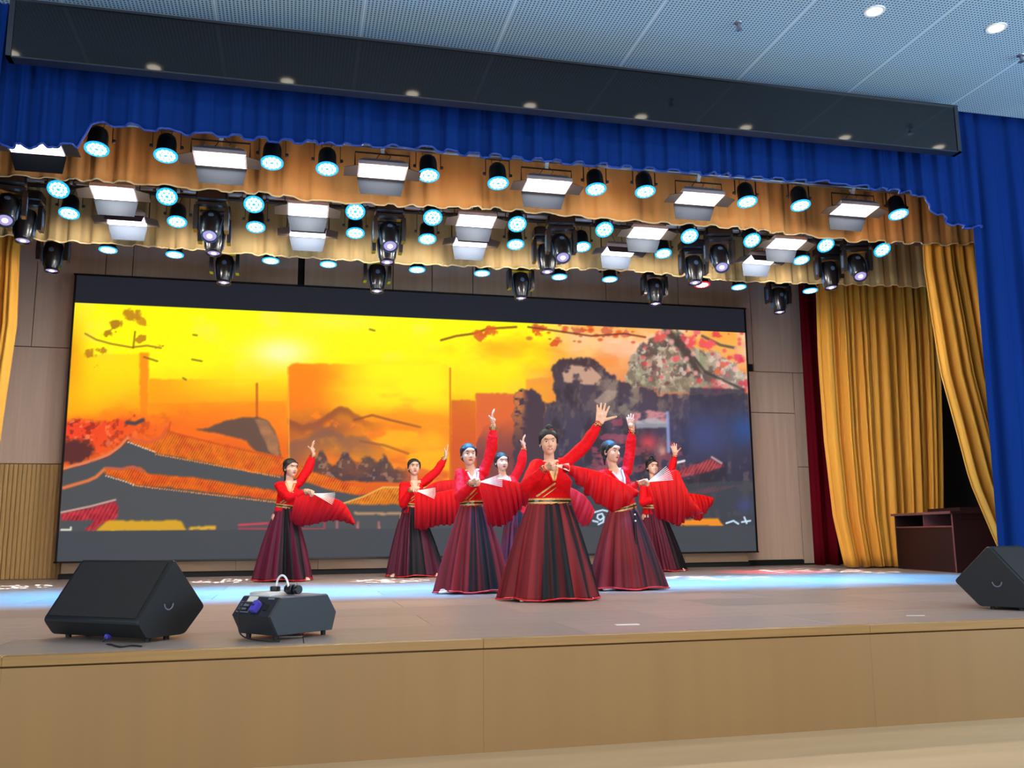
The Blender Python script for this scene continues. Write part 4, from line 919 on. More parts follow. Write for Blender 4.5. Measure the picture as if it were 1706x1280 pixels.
dbox(.04, dl-.04, .02, .05, 0, H-.22, 'front_panel'); dbox(.04, dl-.04, .0, .5, H-.22, H-.20, 'shelf', 'desk_edge')
dbox(dl*.52, dl*.52+.02, 0, .5, H-.2, H-.035, 'divider', 'desk_edge'); dbox(dl-.03, dl+.004, -.006, 0, 0, H-.035, 'edge_strip', 'desk_edge')
dbox(-.03, dl+.03, -.045, -.04, H-.035, H, 'edge_strip', 'desk_edge'); dbox(.04, dl-.04, .5, .52, H-.2, H-.035, 'back_panel', 'dark')
dbox(dl-.0, dl+.02, .1, .85, H-.10, H-.075, 'end_rail', 'desk')

# ------------------------------------------------------------------ dancers
DG = bpy.context.evaluated_depsgraph_get
def remesh(name, mb, vox, m, parent, smooth_it=2, fac=.5):
    me = mb.mesh(name+'_tmp', Vector(ORG[parent.name]), smooth=False); o = bpy.data.objects.new(name, me); COL.objects.link(o)
    md = o.modifiers.new('r', 'REMESH'); md.mode = 'VOXEL'; md.voxel_size = vox; md.use_smooth_shade = True
    sm = o.modifiers.new('s', 'SMOOTH'); sm.factor = fac; sm.iterations = smooth_it
    ev = o.evaluated_get(bpy.context.evaluated_depsgraph_get()); me2 = bpy.data.meshes.new_from_object(ev)
    bpy.data.objects.remove(o, do_unlink=True); bpy.data.meshes.remove(me); me2.name = name
    me2.materials.clear(); me2.materials.append(m); me2.shade_smooth()
    o = bpy.data.objects.new(name, me2); COL.objects.link(o); o.parent = parent; ORG[o.name] = Vector(ORG[parent.name]); return o
def bvh_of(o):
    return BVHTree.FromPolygons([v.co+Vector(ORG[o.name]) for v in o.data.vertices], [tuple(p.vertices) for p in o.data.polygons])
def drape(mb, bvh, O, r, u, d, poly2, off=.002, thick=.004):
    """outline given in (r,u) coords around O, shot along d on a surface"""
    n = len(poly2); cx_ = sum(p[0] for p in poly2)/n; cy_ = sum(p[1] for p in poly2)/n
    def hit(x, y):
        h = bvh.ray_cast(O+r*x+u*y-d*.35, d); return h[0]
    outer = [hit(*p) for p in poly2]; c = hit(cx_, cy_)
    if c is None or any(h is None for h in outer): return
    a = [h-d*off for h in outer]+[c-d*off]; b = [h+d*thick for h in outer]
    fs = [(i, (i+1) % n, n) for i in range(n)]+[(i, n+1+i, n+1+(i+1) % n, (i+1) % n) for i in range(n)]
    mb.add(a+b, fs)
def ellp(cx_, cy_, rx, ry, n=12, rot=0): return [(cx_+rx*math.cos(2*PI*k/n)*math.cos(rot)-ry*math.sin(2*PI*k/n)*math.sin(rot), cy_+rx*math.cos(2*PI*k/n)*math.sin(rot)+ry*math.sin(2*PI*k/n)*math.cos(rot)) for k in range(n)]
def strip_on(mb, bvh, pts, d, w, off=.004, sidev=None):
    """ribbon along 3-D guide points, projected on a surface along d"""
    hs_ = []
    for i, p in enumerate(pts):
        t = (pts[min(i+1, len(pts)-1)]-pts[max(i-1, 0)]).normalized(); s = t.cross(d).normalized()
        row_ = []
        for k in (-1, 1):
            h = bvh.ray_cast(p+s*w/2*k-d*.4, d)[0]
            if h is None: break
            row_.append(h-d*off)
        if len(row_) == 2: hs_.append((row_[0], row_[1]))
    if len(hs_) < 2: return
    vs = []; 
    for a_, b_ in hs_: vs += [a_, b_, b_+d*.012, a_+d*.012]
    fs = []
    for i in range(len(hs_)-1):
        for j in range(4): fs.append((i*4+j, i*4+(j+1) % 4, (i+1)*4+(j+1) % 4, (i+1)*4+j))
    mb.add(vs, fs+[(0, 1, 2, 3), tuple((len(hs_)-1)*4+k for k in (3, 2, 1, 0))])
def ik(S, Wp, l1, l2, pole):
    d = (Wp-S).length; k = max(1, d/(l1+l2)*1.005); l1 *= k; l2 *= k
    a = (l1*l1-l2*l2+d*d)/(2*d); h = math.sqrt(max(l1*l1-a*a, 1e-6)); ax = (Wp-S).normalized()
    pv = pole-S; pv = (pv-ax*pv.dot(ax)).normalized(); return S+ax*a+pv*h
def hand(mb, Wp, D, Nn, T, s, curl=(.15, .2, .15), spread=.12, thumb=.7, fist=False, sc=(1, 1, 1, 1)):
    """D: toward fingers, Nn: palm side normal, T: thumb side"""
    D = D.normalized(); T = (T-D*T.dot(D)).normalized(); Nn = D.cross(T)*(1 if D.cross(T).dot(Nn) > 0 else -1)
    pl_ = .088*s; xs = (.030, .010, -.010, -.028); Ls = (.070, .078, .072, .056)
    for i in range(4):
        kn = Wp+D*(pl_-.006*abs(i-1.2))+T*xs[i]*s
        mb.chain([Wp+T*xs[i]*.55*s, kn], [.0155*s, .0125*s], 8)
        ang = 0; p = kn; dirb = (D+T*(1.3-i)*spread).normalized()
        q = [kn]; 
        for j, f in enumerate((.45, .32, .25)):
            ang += curl[j]*(1 if not fist else 1)*sc[i]
            dv = dirb*math.cos(ang)+Nn*math.sin(ang); p = p+dv*Ls[i]*f*s; q.append(p)
        mb.chain(q, [.0102*s, .0092*s, .0085*s, .0068*s], 8)
    mb.ell(Wp+D*.045*s, (.030*s, .030*s, .030*s))
    b0 = Wp+D*.022*s+T*.022*s+Nn*.004*s; td = (D*math.cos(thumb)+T*math.sin(thumb)+Nn*.25).normalized()
    b1 = b0+td*.042*s; td2 = (td+(Nn*.9-T*.5 if fist else Nn*.15)).normalized(); b2 = b1+td2*.030*s; b3 = b2+(td2+(Nn*.3-T*.6 if fist else -T*.0)).normalized()*.024*s
    mb.chain([b0, b1, b2, b3], [.0155*s, .0118*s, .0104*s, .0080*s], 8)
def resamp(pts, n):
    pts = [Vector(p) for p in pts]; sp = smooth_path(pts, 8) if len(pts) > 2 else pts
    L_ = [0]; 
    for i in range(1, len(sp)): L_.append(L_[-1]+(sp[i]-sp[i-1]).length)
    out = []
    for k in range(n):
        t = L_[-1]*k/(n-1); j = max(0, min(len(sp)-2, int(np.searchsorted(L_, t))-1)); f = (t-L_[j])/max(1e-9, L_[j+1]-L_[j]); out.append(sp[j].lerp(sp[j+1], min(1, max(0, f))))
    return out
ROTZ = lambda a: Matrix.Rotation(a, 3, 'Z')
def dancer(K):
    Y = K['Y']; s = K['s']; lab = K['label']
    P = lambda q, dy=0: at(q[0], q[1], Y=Y+dy)
    hem = [at(p[0], p[1], Y=Y) for p in K['hem']]     # left, right at floor level
    hc = (hem[0]+hem[1])/2; hc.z = 0; hw = (hem[1]-hem[0]).length/2*.965
    wl, wr = P(K['waist'][0]), P(K['waist'][1]); wc = (wl+wr)/2; ww = (wr-wl).length/2
    root = thing('dancer', lab, 'person', (hc.x, Y, 0))
    tz = math.radians(K.get('turn', 0))              # torso turn, + = toward viewer's right
    head = P(K['head'], K.get('head_dy', -.03)); neckb = P(K['neck'])
    SL, SR = P(K['sh'][0], -.03+.10*math.sin(tz)), P(K['sh'][1], .02-.10*math.sin(tz))
    EU = P(K['el'], K.get('el_dy', .0)); WU = P(K['wr'], K.get('wr_dy', -.02))
    WF = P(K['fw'], K.get('fw_dy', -.30)); HF_ = P(K['fh'], K.get('fh_dy', -.36))
    l1, l2 = .27*s, .24*s
    EU = ik(SR, WU, (WU-SR).length*.532, (WU-SR).length*.475, EU)
    EF = ik(SL, WF, l1, l2, P(K['fe'], -.15))
    up = (neckb-wc).normalized(); front = ROTZ(tz) @ Vector((0, -1, 0)); front = (front-up*front.dot(up)).normalized(); rt = up.cross(front).normalized()
    if rt.x < 0: rt = -rt
    # ---- head frame
    hy = math.radians(K.get('yaw', 0)); hf = Vector((math.sin(hy), -math.cos(hy), -math.tan(math.radians(K.get('nod', 4))))).normalized()
    roll = math.radians(K.get('roll', 0)); hu = Vector((math.sin(roll), 0, math.cos(roll))); hu = (hu-hf*hu.dot(hf)).normalized(); hr = hu.cross(hf).normalized(); hr = hr if hr.x*math.cos(hy) > 0 else -hr
    RH = Matrix((hr, -hf, hu)).transposed()          # local x right, y back, z up
    def HP(x, y, z): return head+RH @ Vector((x*s, y*s, z*s))
    b = MB()
    b.ell(HP(0, .022, .028), [v*s for v in (.076, .090, .084)], RH, 20, 14)
    b.ell(HP(0, -.022, -.030), [v*s for v in (.064, .064, .074)], RH, 20, 14)
    b.ell(HP(0, -.046, -.078), [v*s for v in (.030, .032, .030)], RH)
    for k in (-1, 1): b.ell(HP(k*.030, -.052, -.026), [v*s for v in (.026, .026, .026)], RH); b.ell(HP(k*.074, .016, -.012), [v*s for v in (.008, .018, .030)], RH, 10, 8)
    b.chain([HP(0, -.077, .012), HP(0, -.096, -.024)], [.0085*s, .0125*s], 8); b.ell(HP(0, -.072, .042), [v*s for v in (.045, .020, .022)], RH)
    for k in (-1, 1): b.ell(HP(k*.010, -.086, -.028), [.009*s]*3)
    b.chain([HP(0, .018, -.055), neckb+front*.0], [.043*s, .046*s])
    b.chain([neckb+up*.005, neckb-up*.04], [.048*s, .066*s])
    # torso
    def ring(c, rx, ry, n=24): return [c+rt*rx*math.cos(2*PI*k/n)+front*ry*math.sin(2*PI*k/n) for k in range(n)]
    tl = (neckb-wc).length
    shw = (SR-SL).length/2; smid = (SL+SR)/2
    def torso(m, o):
        rr = [(-.10*s, ww*1.05+o, .105*s+o), (0, ww*.93+o, .090*s+o), (tl*.30, ww*.98+o, .094*s+o), (tl*.52, max(ww*1.02, .115*s)+o, .102*s+o), (tl*.72, .122*s+o, .092*s+o), (tl*.86, .112*s+o, .072*s+o), (tl*.97, .062*s+o, .052*s+o)]
        m.loft([ring(wc+up*h+(front*(.016*s) if .4 < h/tl < .8 else Vector()), a_, b_) for h, a_, b_ in rr])
        for k in (-1, 1): m.ell(wc+up*tl*.56+rt*k*.062*s+front*(.050*s), .046*s+o)
        m.chain([neckb-up*.052*s, SL], [.050*s+o, .048*s+o]); m.chain([neckb-up*.052*s, SR], [.050*s+o, .048*s+o])
    torso(b, 0)
    b.ell(wc-up*.13*s, (ww*1.15, .11*s, .11*s))
    b.chain([SR, EU, WU], [.048*s, .038*s, .025*s]); b.chain([SL, EF, WF], [.048*s, .038*s, .025*s])
    # hands
    D = P(K['tip'], K.get('tip_dy', -.02))-WU
    hand(b, WU, (P(K['palm'], K.get('palm_dy', -.03))-WU), Vector(K.get('pn', (-.3, -.9, .2))), Vector(K.get('th', (1, 0, 0))), s*K.get('hs', 1.0), K.get('curl', (.1, .12, .1)), K.get('spread', .13), K.get('thumb', .8))
    Df = (HF_-WF).normalized(); fd = (P(K['fan_dir'], K.get('fan_dy', -.38))-HF_).normalized()
    Nf = Vector((.1, .3, -1)); Tf = Vector((.3, -.6, .6))
    hand(b, WF, Df, Nf, Tf, s*.95, (1.25, 1.35, .9), .02, .5, fist=True)
    # legs and feet in a wide stance under the skirt
    feet = []
    for q in K['feet']:
        fx = (at(q[0], q[1], Y=Y).x-hc.x); fx = max(-hw*.93, min(hw*.93, fx)); ky = math.sqrt(max(0, 1-(fx/hw)**2)); feet.append(Vector((hc.x+fx*.72, Y-hw*.82*ky*.60, .045)))
    for k, fp_ in zip((-1, 1), feet):
        hip = wc-up*.14*s+rt*k*.075*s; kn = hip.lerp(fp_+Vector((0, 0, .06)), .5)
        b.chain([hip, kn, fp_+Vector((0, .02, .06))], [.070*s, .048*s, .033*s]); b.chain([fp_+Vector((0, .02, 0)), fp_+Vector((fp_.x-hc.x, fp_.y-Y, 0)).normalized()*.10+Vector((0, 0, -.015))], [.030, .022])
    body = remesh('body', b, .0052, MT['skin'], root)
    bv = bvh_of(body)
    for k, fp_ in zip((-1, 1), feet):
        m = MB(); fo = Vector((fp_.x-hc.x, fp_.y-Y, 0)).normalized(); ex = K.get('peek', .0); m.chain([fp_-fo*.03+Vector((0, 0, -.004)), fp_+fo*.05+Vector((0, 0, -.006)), fp_+fo*(.11+ex)+Vector((0, 0, -.014))], [.034, .036, .026], 12)
        for v in m.v: v.z = .004+max(0, (v.z-.004))*.55
        m.build('shoe', MT['shoe'], root)
    # ---- face
    HR = lambda x, z: (x*s, z*s)
    def onface(nm, m_, polys, off=.0016):
        m = MB(); 
        for p in polys: drape(m, bv, head, hr, hu, -hf, [(x*s, z*s) for x, z in p], off)
        if m.v: m.build(nm, MT[m_], body)
    for k in (-1, 1):
        onface('eye', 'eye', [ellp(k*.0295, .005, .0125, .0042, 12, k*.08)]); onface('iris', 'iris', [ellp(k*.0290, .005, .0055, .0046, 10)], .0026)
        onface('eyelid', 'iris', [[(k*.0150, .0070), (k*.022, .0112), (k*.030, .0122), (k*.040, .0100), (k*.046, .0062), (k*.040, .0070), (k*.030, .0084), (k*.022, .0078)]], .0030)
        onface('eyebrow', 'brow', [[(k*.0140, .0270), (k*.024, .0315), (k*.036, .0330), (k*.049, .0265), (k*.036, .0292), (k*.024, .0275)]], .0022)
    onface('lips', 'lips', [[(-.0235, -.0565), (-.012, -.0515), (-.004, -.0500), (0, -.0515), (.004, -.0500), (.012, -.0515), (.0235, -.0565), (.012, -.0640), (0, -.0665), (-.012, -.0640)]], .0022)
    if K.get('smile'): onface('teeth', 'eye', [ellp(0, -.0575, .0125, .0030, 10)], .0032)
    onface('nostrils', 'brow', [ellp(-.007, -.0375, .003, .0016, 8), ellp(.007, -.0375, .003, .0016, 8)], .0012)
    # ---- hair
    h = MB()
    h.ell(HP(0, .033, .042), [v*s for v in (.084, .096, .080)], RH, 24, 16); h.ell(HP(0, .055, -.005), [v*s for v in (.076, .066, .075)], RH, 20, 12)
    for k in (-1, 1): h.chain([HP(k*.066, -.022, .060), HP(k*.076, -.006, .025), HP(k*.077, .012, -.010)], [.014*s, .012*s, .010*s], 10); h.chain([HP(k*.076, .0, .01), HP(k*.072, -.010, -.045)], [.005*s, .0028*s], 8)
    bun = K.get('bun', (0, .06, .10)); h.ell(HP(*bun), [v*s for v in (.034, .034, .028)], RH)
    if K.get('tail'): h.chain([HP(*K['tail'][0]), HP(*K['tail'][1]), HP(*K['tail'][2])], [.022*s, .018*s, .010*s], 10)
    hair = remesh('hair', h, .006, MT['hair'], body, 1)
    MB().tube([HP(bun[0]+.030*math.cos(2*PI*k/14), bun[1]+.030*math.sin(2*PI*k/14), bun[2]-.018) for k in range(15)], .006*s, 6).build('hair_ribbon', MT['red_trim' if K.get('ribbon', 1) else 'hair'], body)
    # ---- jacket
    j = MB(); torso(j, .010)
    def sleeve(S_, E_, W_, full):
        e2 = W_.lerp(E_, .12); m1 = S_.lerp(E_, .5); m2 = E_.lerp(W_, .5); sag = Vector((0, 0, -.012))
        j.chain([S_, m1+sag, E_+sag, m2+sag, e2], [.056*s, .057*s*full, .055*s*full, .052*s*full, .033*s])
    sleeve(SR, EU, WU, K.get('full', 1.0)); sleeve(SL, EF, WF, K.get('full', 1.0)*1.02)
    jo = remesh('jacket', j, .0075, MT['jacket'], root, 2)
    me = jo.data; org = Vector(ORG[root.name]); nrm_ = [v.normal.copy() for v in me.vertices]
    from mathutils import noise as mn
    for v, n_ in zip(me.vertices, nrm_):
        w = v.co+org; v.co += n_*(.009*mn.noise(w*Vector((11, 11, 7)) if False else Vector((w.x*12, w.y*12, w.z*7)))+.004*mn.noise(w*32))
    # cut the V neck and the opening round the neck
    import bmesh
    vt = tl*.52; bm = bmesh.new(); bm.from_mesh(me); kill = []
    for f in bm.faces:
        c = f.calc_center_median()+org-wc; hh = c.dot(up); xx = c.dot(rt); ff = c.dot(front)
        if ff > .0 and hh > vt and abs(xx) < (hh-vt)*.30: kill.append(f)
        elif hh > tl*.80 and (c-up*hh).length < .062*s+.006: kill.append(f)
        elif hh > tl*.965 and abs(xx) < .075*s: kill.append(f)
    bmesh.ops.delete(bm, geom=kill, context='FACES'); bm.to_mesh(me); bm.free()
    # skin patch is the body itself; collar bands along the V
    jb = MB(); torso(jb, .016); jt = jb.mesh('tmp', smooth=False); bvj = BVHTree.FromPolygons([v.co.copy() for v in jt.vertices], [tuple(p.vertices) for p in jt.polygons]); bpy.data.meshes.remove(jt)
    def TP(x, h_): return wc+rt*x+up*h_
    def band(nm, m_, p0, p1, w, off=.005, par=jo):
        m = MB(); strip_on(m, bvj, [TP(lerp(p0[0], p1[0], k/14), lerp(p0[1], p1[1], k/14)) for k in range(15)], -front, w, off)
        if m.v: m.build(nm, MT[m_], par)
    tc = 'silver_trim' if K.get('collar') == 'silver' else 'gold_trim'
    for k in (-1, 1): band('collar_band', tc, (k*.056*s, tl*.93), (k*.004, vt-.01), .017*s)
    band('collar_edge', 'jacket', (-.074*s, tl*.93), (-.016, vt-.02), .014*s, .006); band('collar_edge', 'jacket', (.074*s, tl*.93), (.016, vt-.02), .014*s, .006)
    band('cross_trim', 'gold_trim', (.012, vt-.03), (-ww*.78, tl*.13), .014*s, .007); band('cross_trim', 'gold_trim', (.022, vt-.07), (-ww*.50, tl*.11), .007*s, .007)
    # ---- cuffs (patterned bands at both wrists)
    for (E_, W_) in ((EU, WU), (EF, WF)):
        ax = (W_-E_).normalized(); c0 = W_-ax*.055*s
        MB().lathe([(.034*s, 0), (.035*s, .004), (.034*s, .040*s), (.032*s, .044*s)], c0, ax, n=18).build('cuff', MT['gold_trim'], jo)
        for hh in (.006, .036): MB().lathe([(.0362*s, hh*s), (.0362*s, (hh+.004)*s)], c0, ax, n=18).build('cuff_edge', MT['iris'], jo)
        m = MB()
        for q_ in range(10):
            a_ = 2*PI*q_/10; o1 = ax.orthogonal().normalized(); o2 = ax.cross(o1); dd = o1*math.cos(a_)+o2*math.sin(a_); m.box(c0+ax*.022*s+dd*.0345*s, (.011*s, .011*s, .011*s))
        m.build('cuff_pattern', MT['iris'], jo)
    # ---- skirt
    n = 168; nv = 26; vs = []; cols = []; sd = K.get('seed', 1); rr = random.Random(sd)
    ph = [rr.uniform(0, 6.28) for _ in range(6)]; lean = K.get('lean', 0)
    blacks = K['black']; dr = K.get('drag', 0)
    cB = np.array(s2l('0C1013')); cR = np.array(s2l(K.get('skirt', '7A1F30')))*.80; cP = np.array(s2l('4A2440'))
    for i in range(nv+1):
        t = i/nv; c = wc.lerp(hc, t); c.z = lerp(wc.z+.0, .012, t); prof = t**.82*.85+.15*t*t if True else t
        prof = .10*math.sin(PI*min(1, t*1.0))*.6+t**.95
        W_ = lerp(ww*1.02, hw, min(1, prof)); Dp = lerp(.10*s, hw*.82, min(1, prof))
        for k in range(n):
            th = 2*PI*k/n; amp = .003+.062*s*t
            w = (math.sin(13*th+ph[0]+.6*math.sin(2*th+ph[1]))*.8+.55*math.sin(21*th+ph[2]+1.1*t)+.5*math.sin(7*th+ph[3]-.6*t)+.25*math.sin(34*th+ph[4]))
            w = math.tanh(w*1.1)*(.75+.5*math.sin(3*th+ph[4]))
            ra = 1+amp*w/max(W_, .1); x = math.cos(th)*W_*ra; y = -math.sin(th)*Dp*ra
            z = c.z+(.016*math.sin(5*th+ph[5])*(t > .97) if t < 1 else .010*(1+math.sin(5*th+ph[5])))
            vs.append(c*1.0+Vector((x+lean*math.sin(PI*t)*.04, y, z-c.z)))
            u_ = math.cos(th)+.03*math.sin(9*th+ph[2]); fr_ = math.sin(th) > -.15; bl = 0
            for lo, hi in blacks:
                e = lo*(1-.15*(1-t)) ; bl = max(bl, float(np.clip((u_-e)/.03+.5, 0, 1)*np.clip((hi-u_)/.03+.5, 0, 1)))
            if not fr_: bl = .3+.3*math.sin(9*th)
            str_ = (.5+.5*math.sin(17*th+ph[1]))*1.3; col = cR*(1-bl)+cB*bl; sk_ = max(0, math.sin(29*th+ph[0]+2*math.sin(3*th)+.5*t))**3; col = col*(1-.25*str_*(1-bl))+cB*.25*str_*(1-bl); col = col*(1-.5*sk_*(1-bl))+cB*.5*sk_*(1-bl)  # dark streaks: sheer cloth, plus fold shade put into the colour
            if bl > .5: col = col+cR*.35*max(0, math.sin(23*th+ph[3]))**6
            cols.append((*col, 1))
    fs = [(i*n+k, i*n+(k+1) % n, (i+1)*n+(k+1) % n, (i+1)*n+k) for i in range(nv) for k in range(n)]
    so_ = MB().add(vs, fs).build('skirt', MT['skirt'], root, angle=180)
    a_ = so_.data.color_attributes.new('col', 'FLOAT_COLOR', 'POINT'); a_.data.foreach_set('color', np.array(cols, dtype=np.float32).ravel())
    sm_ = so_.modifiers.new('thick', 'SOLIDIFY'); sm_.thickness = .004
    m = MB(); m.tube([v+Vector((0, 0, .004)) for v in vs[-n:]]+[vs[-n]+Vector((0, 0, .004))], .0075, 5); m.build('hem_trim', MT['red_trim'], so_)
    # waistband of three layers
    def wring(h0, h1, o, nm, m_):
        MB().loft([[wc+up*(h0-.01)+rt*(ww*.98+o)*math.cos(2*PI*k/36)+front*(.098*s+o)*math.sin(2*PI*k/36) for k in range(36)], [wc+up*(h1-.01)+rt*(ww*.98+o)*math.cos(2*PI*k/36)+front*(.098*s+o)*math.sin(2*PI*k/36) for k in range(36)]]).build(nm, MT[m_], so_)
    wring(-.006, .042, .010, 'waistband', 'gold_trim'); wring(.011, .024, .0125, 'waistband_stripe', 'iris'); wring(-.020, -.006, .009, 'waistband_lower_edge', 'red_trim')
    if K.get('tassel'):
        tx, ty, tb = K['tassel']; p0 = at(tx, ty, Y=Y-.16*s); p1 = at(tx+4, tb, Y=Y-hw*.5)
        MB().chain([p0, p0.lerp(p1, .5), p1], [.008, .014, .018], 8).build('tassel', MT['iris'], so_)
        m = MB(); m.ell(p0.lerp(p1, .25)+Vector((0, -.016, 0)), .009); m.ell(p0.lerp(p1, .42)+Vector((0, -.018, 0)), .009); m.build('tassel_bead', MT['white'], so_)
    if K.get('sash'):
        pts = [at(q[0], q[1], Y=Y-lerp(.12, hw*.85, k/(len(K['sash'])-1))) for k, q in enumerate(K['sash'])]; pts = smooth_path(pts, 5); m = MB()
        nn = len(pts); vv = []
        for i, p in enumerate(pts): w_ = lerp(.02, .06, i/nn)*s; vv += [p+Vector((-w_, 0, .01)), p+Vector((w_, -.01, -.01)), p+Vector((w_, .012, -.01)), p+Vector((-w_, .012, .01))]
        m.add(vv, [(i*4+j_, i*4+(j_+1) % 4, (i+1)*4+(j_+1) % 4, (i+1)*4+j_) for i in range(nn-1) for j_ in range(4)]); m.build('sash', mat('sash', '3A3FA0', .5), so_)
    # ---- fan with a long silk veil, held in the front hand
    fan = thing('dance_fan', K['fan_label'], 'fan', HF_)
    gp = HF_+fd*.0
    for k in range(9):
        a_ = lerp(-.28, .28, k/8); perp = fd.cross(Vector((0, 1, 0))).normalized(); dv = (fd*math.cos(a_)+perp*math.sin(a_)).normalized()
        L0 = K.get('rib', .26)*s; MB().tube([gp-dv*.05, gp+dv*L0+Vector((0, .004*(k-4), 0))], [.0045, .0028], 5).build('rib', MT['fan_rib'], fan)
    MB().lathe([(.010, -.012), (.012, 0), (.010, .012)], gp-fd*.03, Vector((0, 1, 0)), n=12).build('pivot', MT['gold_trim'], fan)
    def silk(nm, top, bot, dyt, dyb, c0, c1, nf, ripple, sdd):
        na, nb = 72, 26; nt = len(top); nb_ = len(bot)
        T_ = resamp([at(q[0], q[1], Y=Y+lerp(dyt[0], dyt[1], i/(nt-1))) for i, q in enumerate(top)], na)
        B_ = resamp([at(q[0], q[1], Y=Y+lerp(dyb[0], dyb[1], i/(nb_-1))) for i, q in enumerate(bot)], na)
        vs_ = []; cs = []; r2_ = random.Random(sdd); p_ = [r2_.uniform(0, 6.28) for _ in range(4)]
        for j_ in range(nb+1):
            v_ = j_/nb
            for i in range(na):
                u_ = i/(na-1); q = T_[i].lerp(B_[i], v_)
                bul = math.sin(PI*v_)*.03
                w_ = (math.sin(2*PI*nf*u_+p_[0]+1.2*math.sin(2*PI*u_*1.5+p_[1])+.8*v_)*.7+.5*math.sin(2*PI*nf*1.9*u_+p_[2]-.9*v_))*(.25+.9*v_)
                q = q+Vector((.008*math.sin(2*PI*nf*u_*1.3+p_[3])*v_, -w_*ripple-bul, (.010*math.sin(2*PI*nf*.9*u_+p_[1])+.006*math.sin(2*PI*nf*2.3*u_))*(v_ > .98)*1.0)); vs_.append(q)
                g_ = min(1, max(0, v_*1.15-.05+.10*math.sin(2*PI*nf*u_+p_[2]))); cs.append((*(np.array(s2l(c0))*(1-g_)+np.array(s2l(c1))*g_), 1))
        f_ = [(j_*na+i, j_*na+i+1, (j_+1)*na+i+1, (j_+1)*na+i) for j_ in range(nb) for i in range(na-1)]
        o_ = MB().add(vs_, f_).build(nm, MT['silk'], fan, angle=180)
        a_ = o_.data.color_attributes.new('col', 'FLOAT_COLOR', 'POINT'); a_.data.foreach_set('color', np.array(cs, dtype=np.float32).ravel())
        m_ = o_.modifiers.new('thick', 'SOLIDIFY'); m_.thickness = .003; return o_
    for i, S_ in enumerate(K['silk']): silk('silk_veil', *S_, sd+i)
    return root
RED0, RED1 = 'F5141A', 'A30D1E'
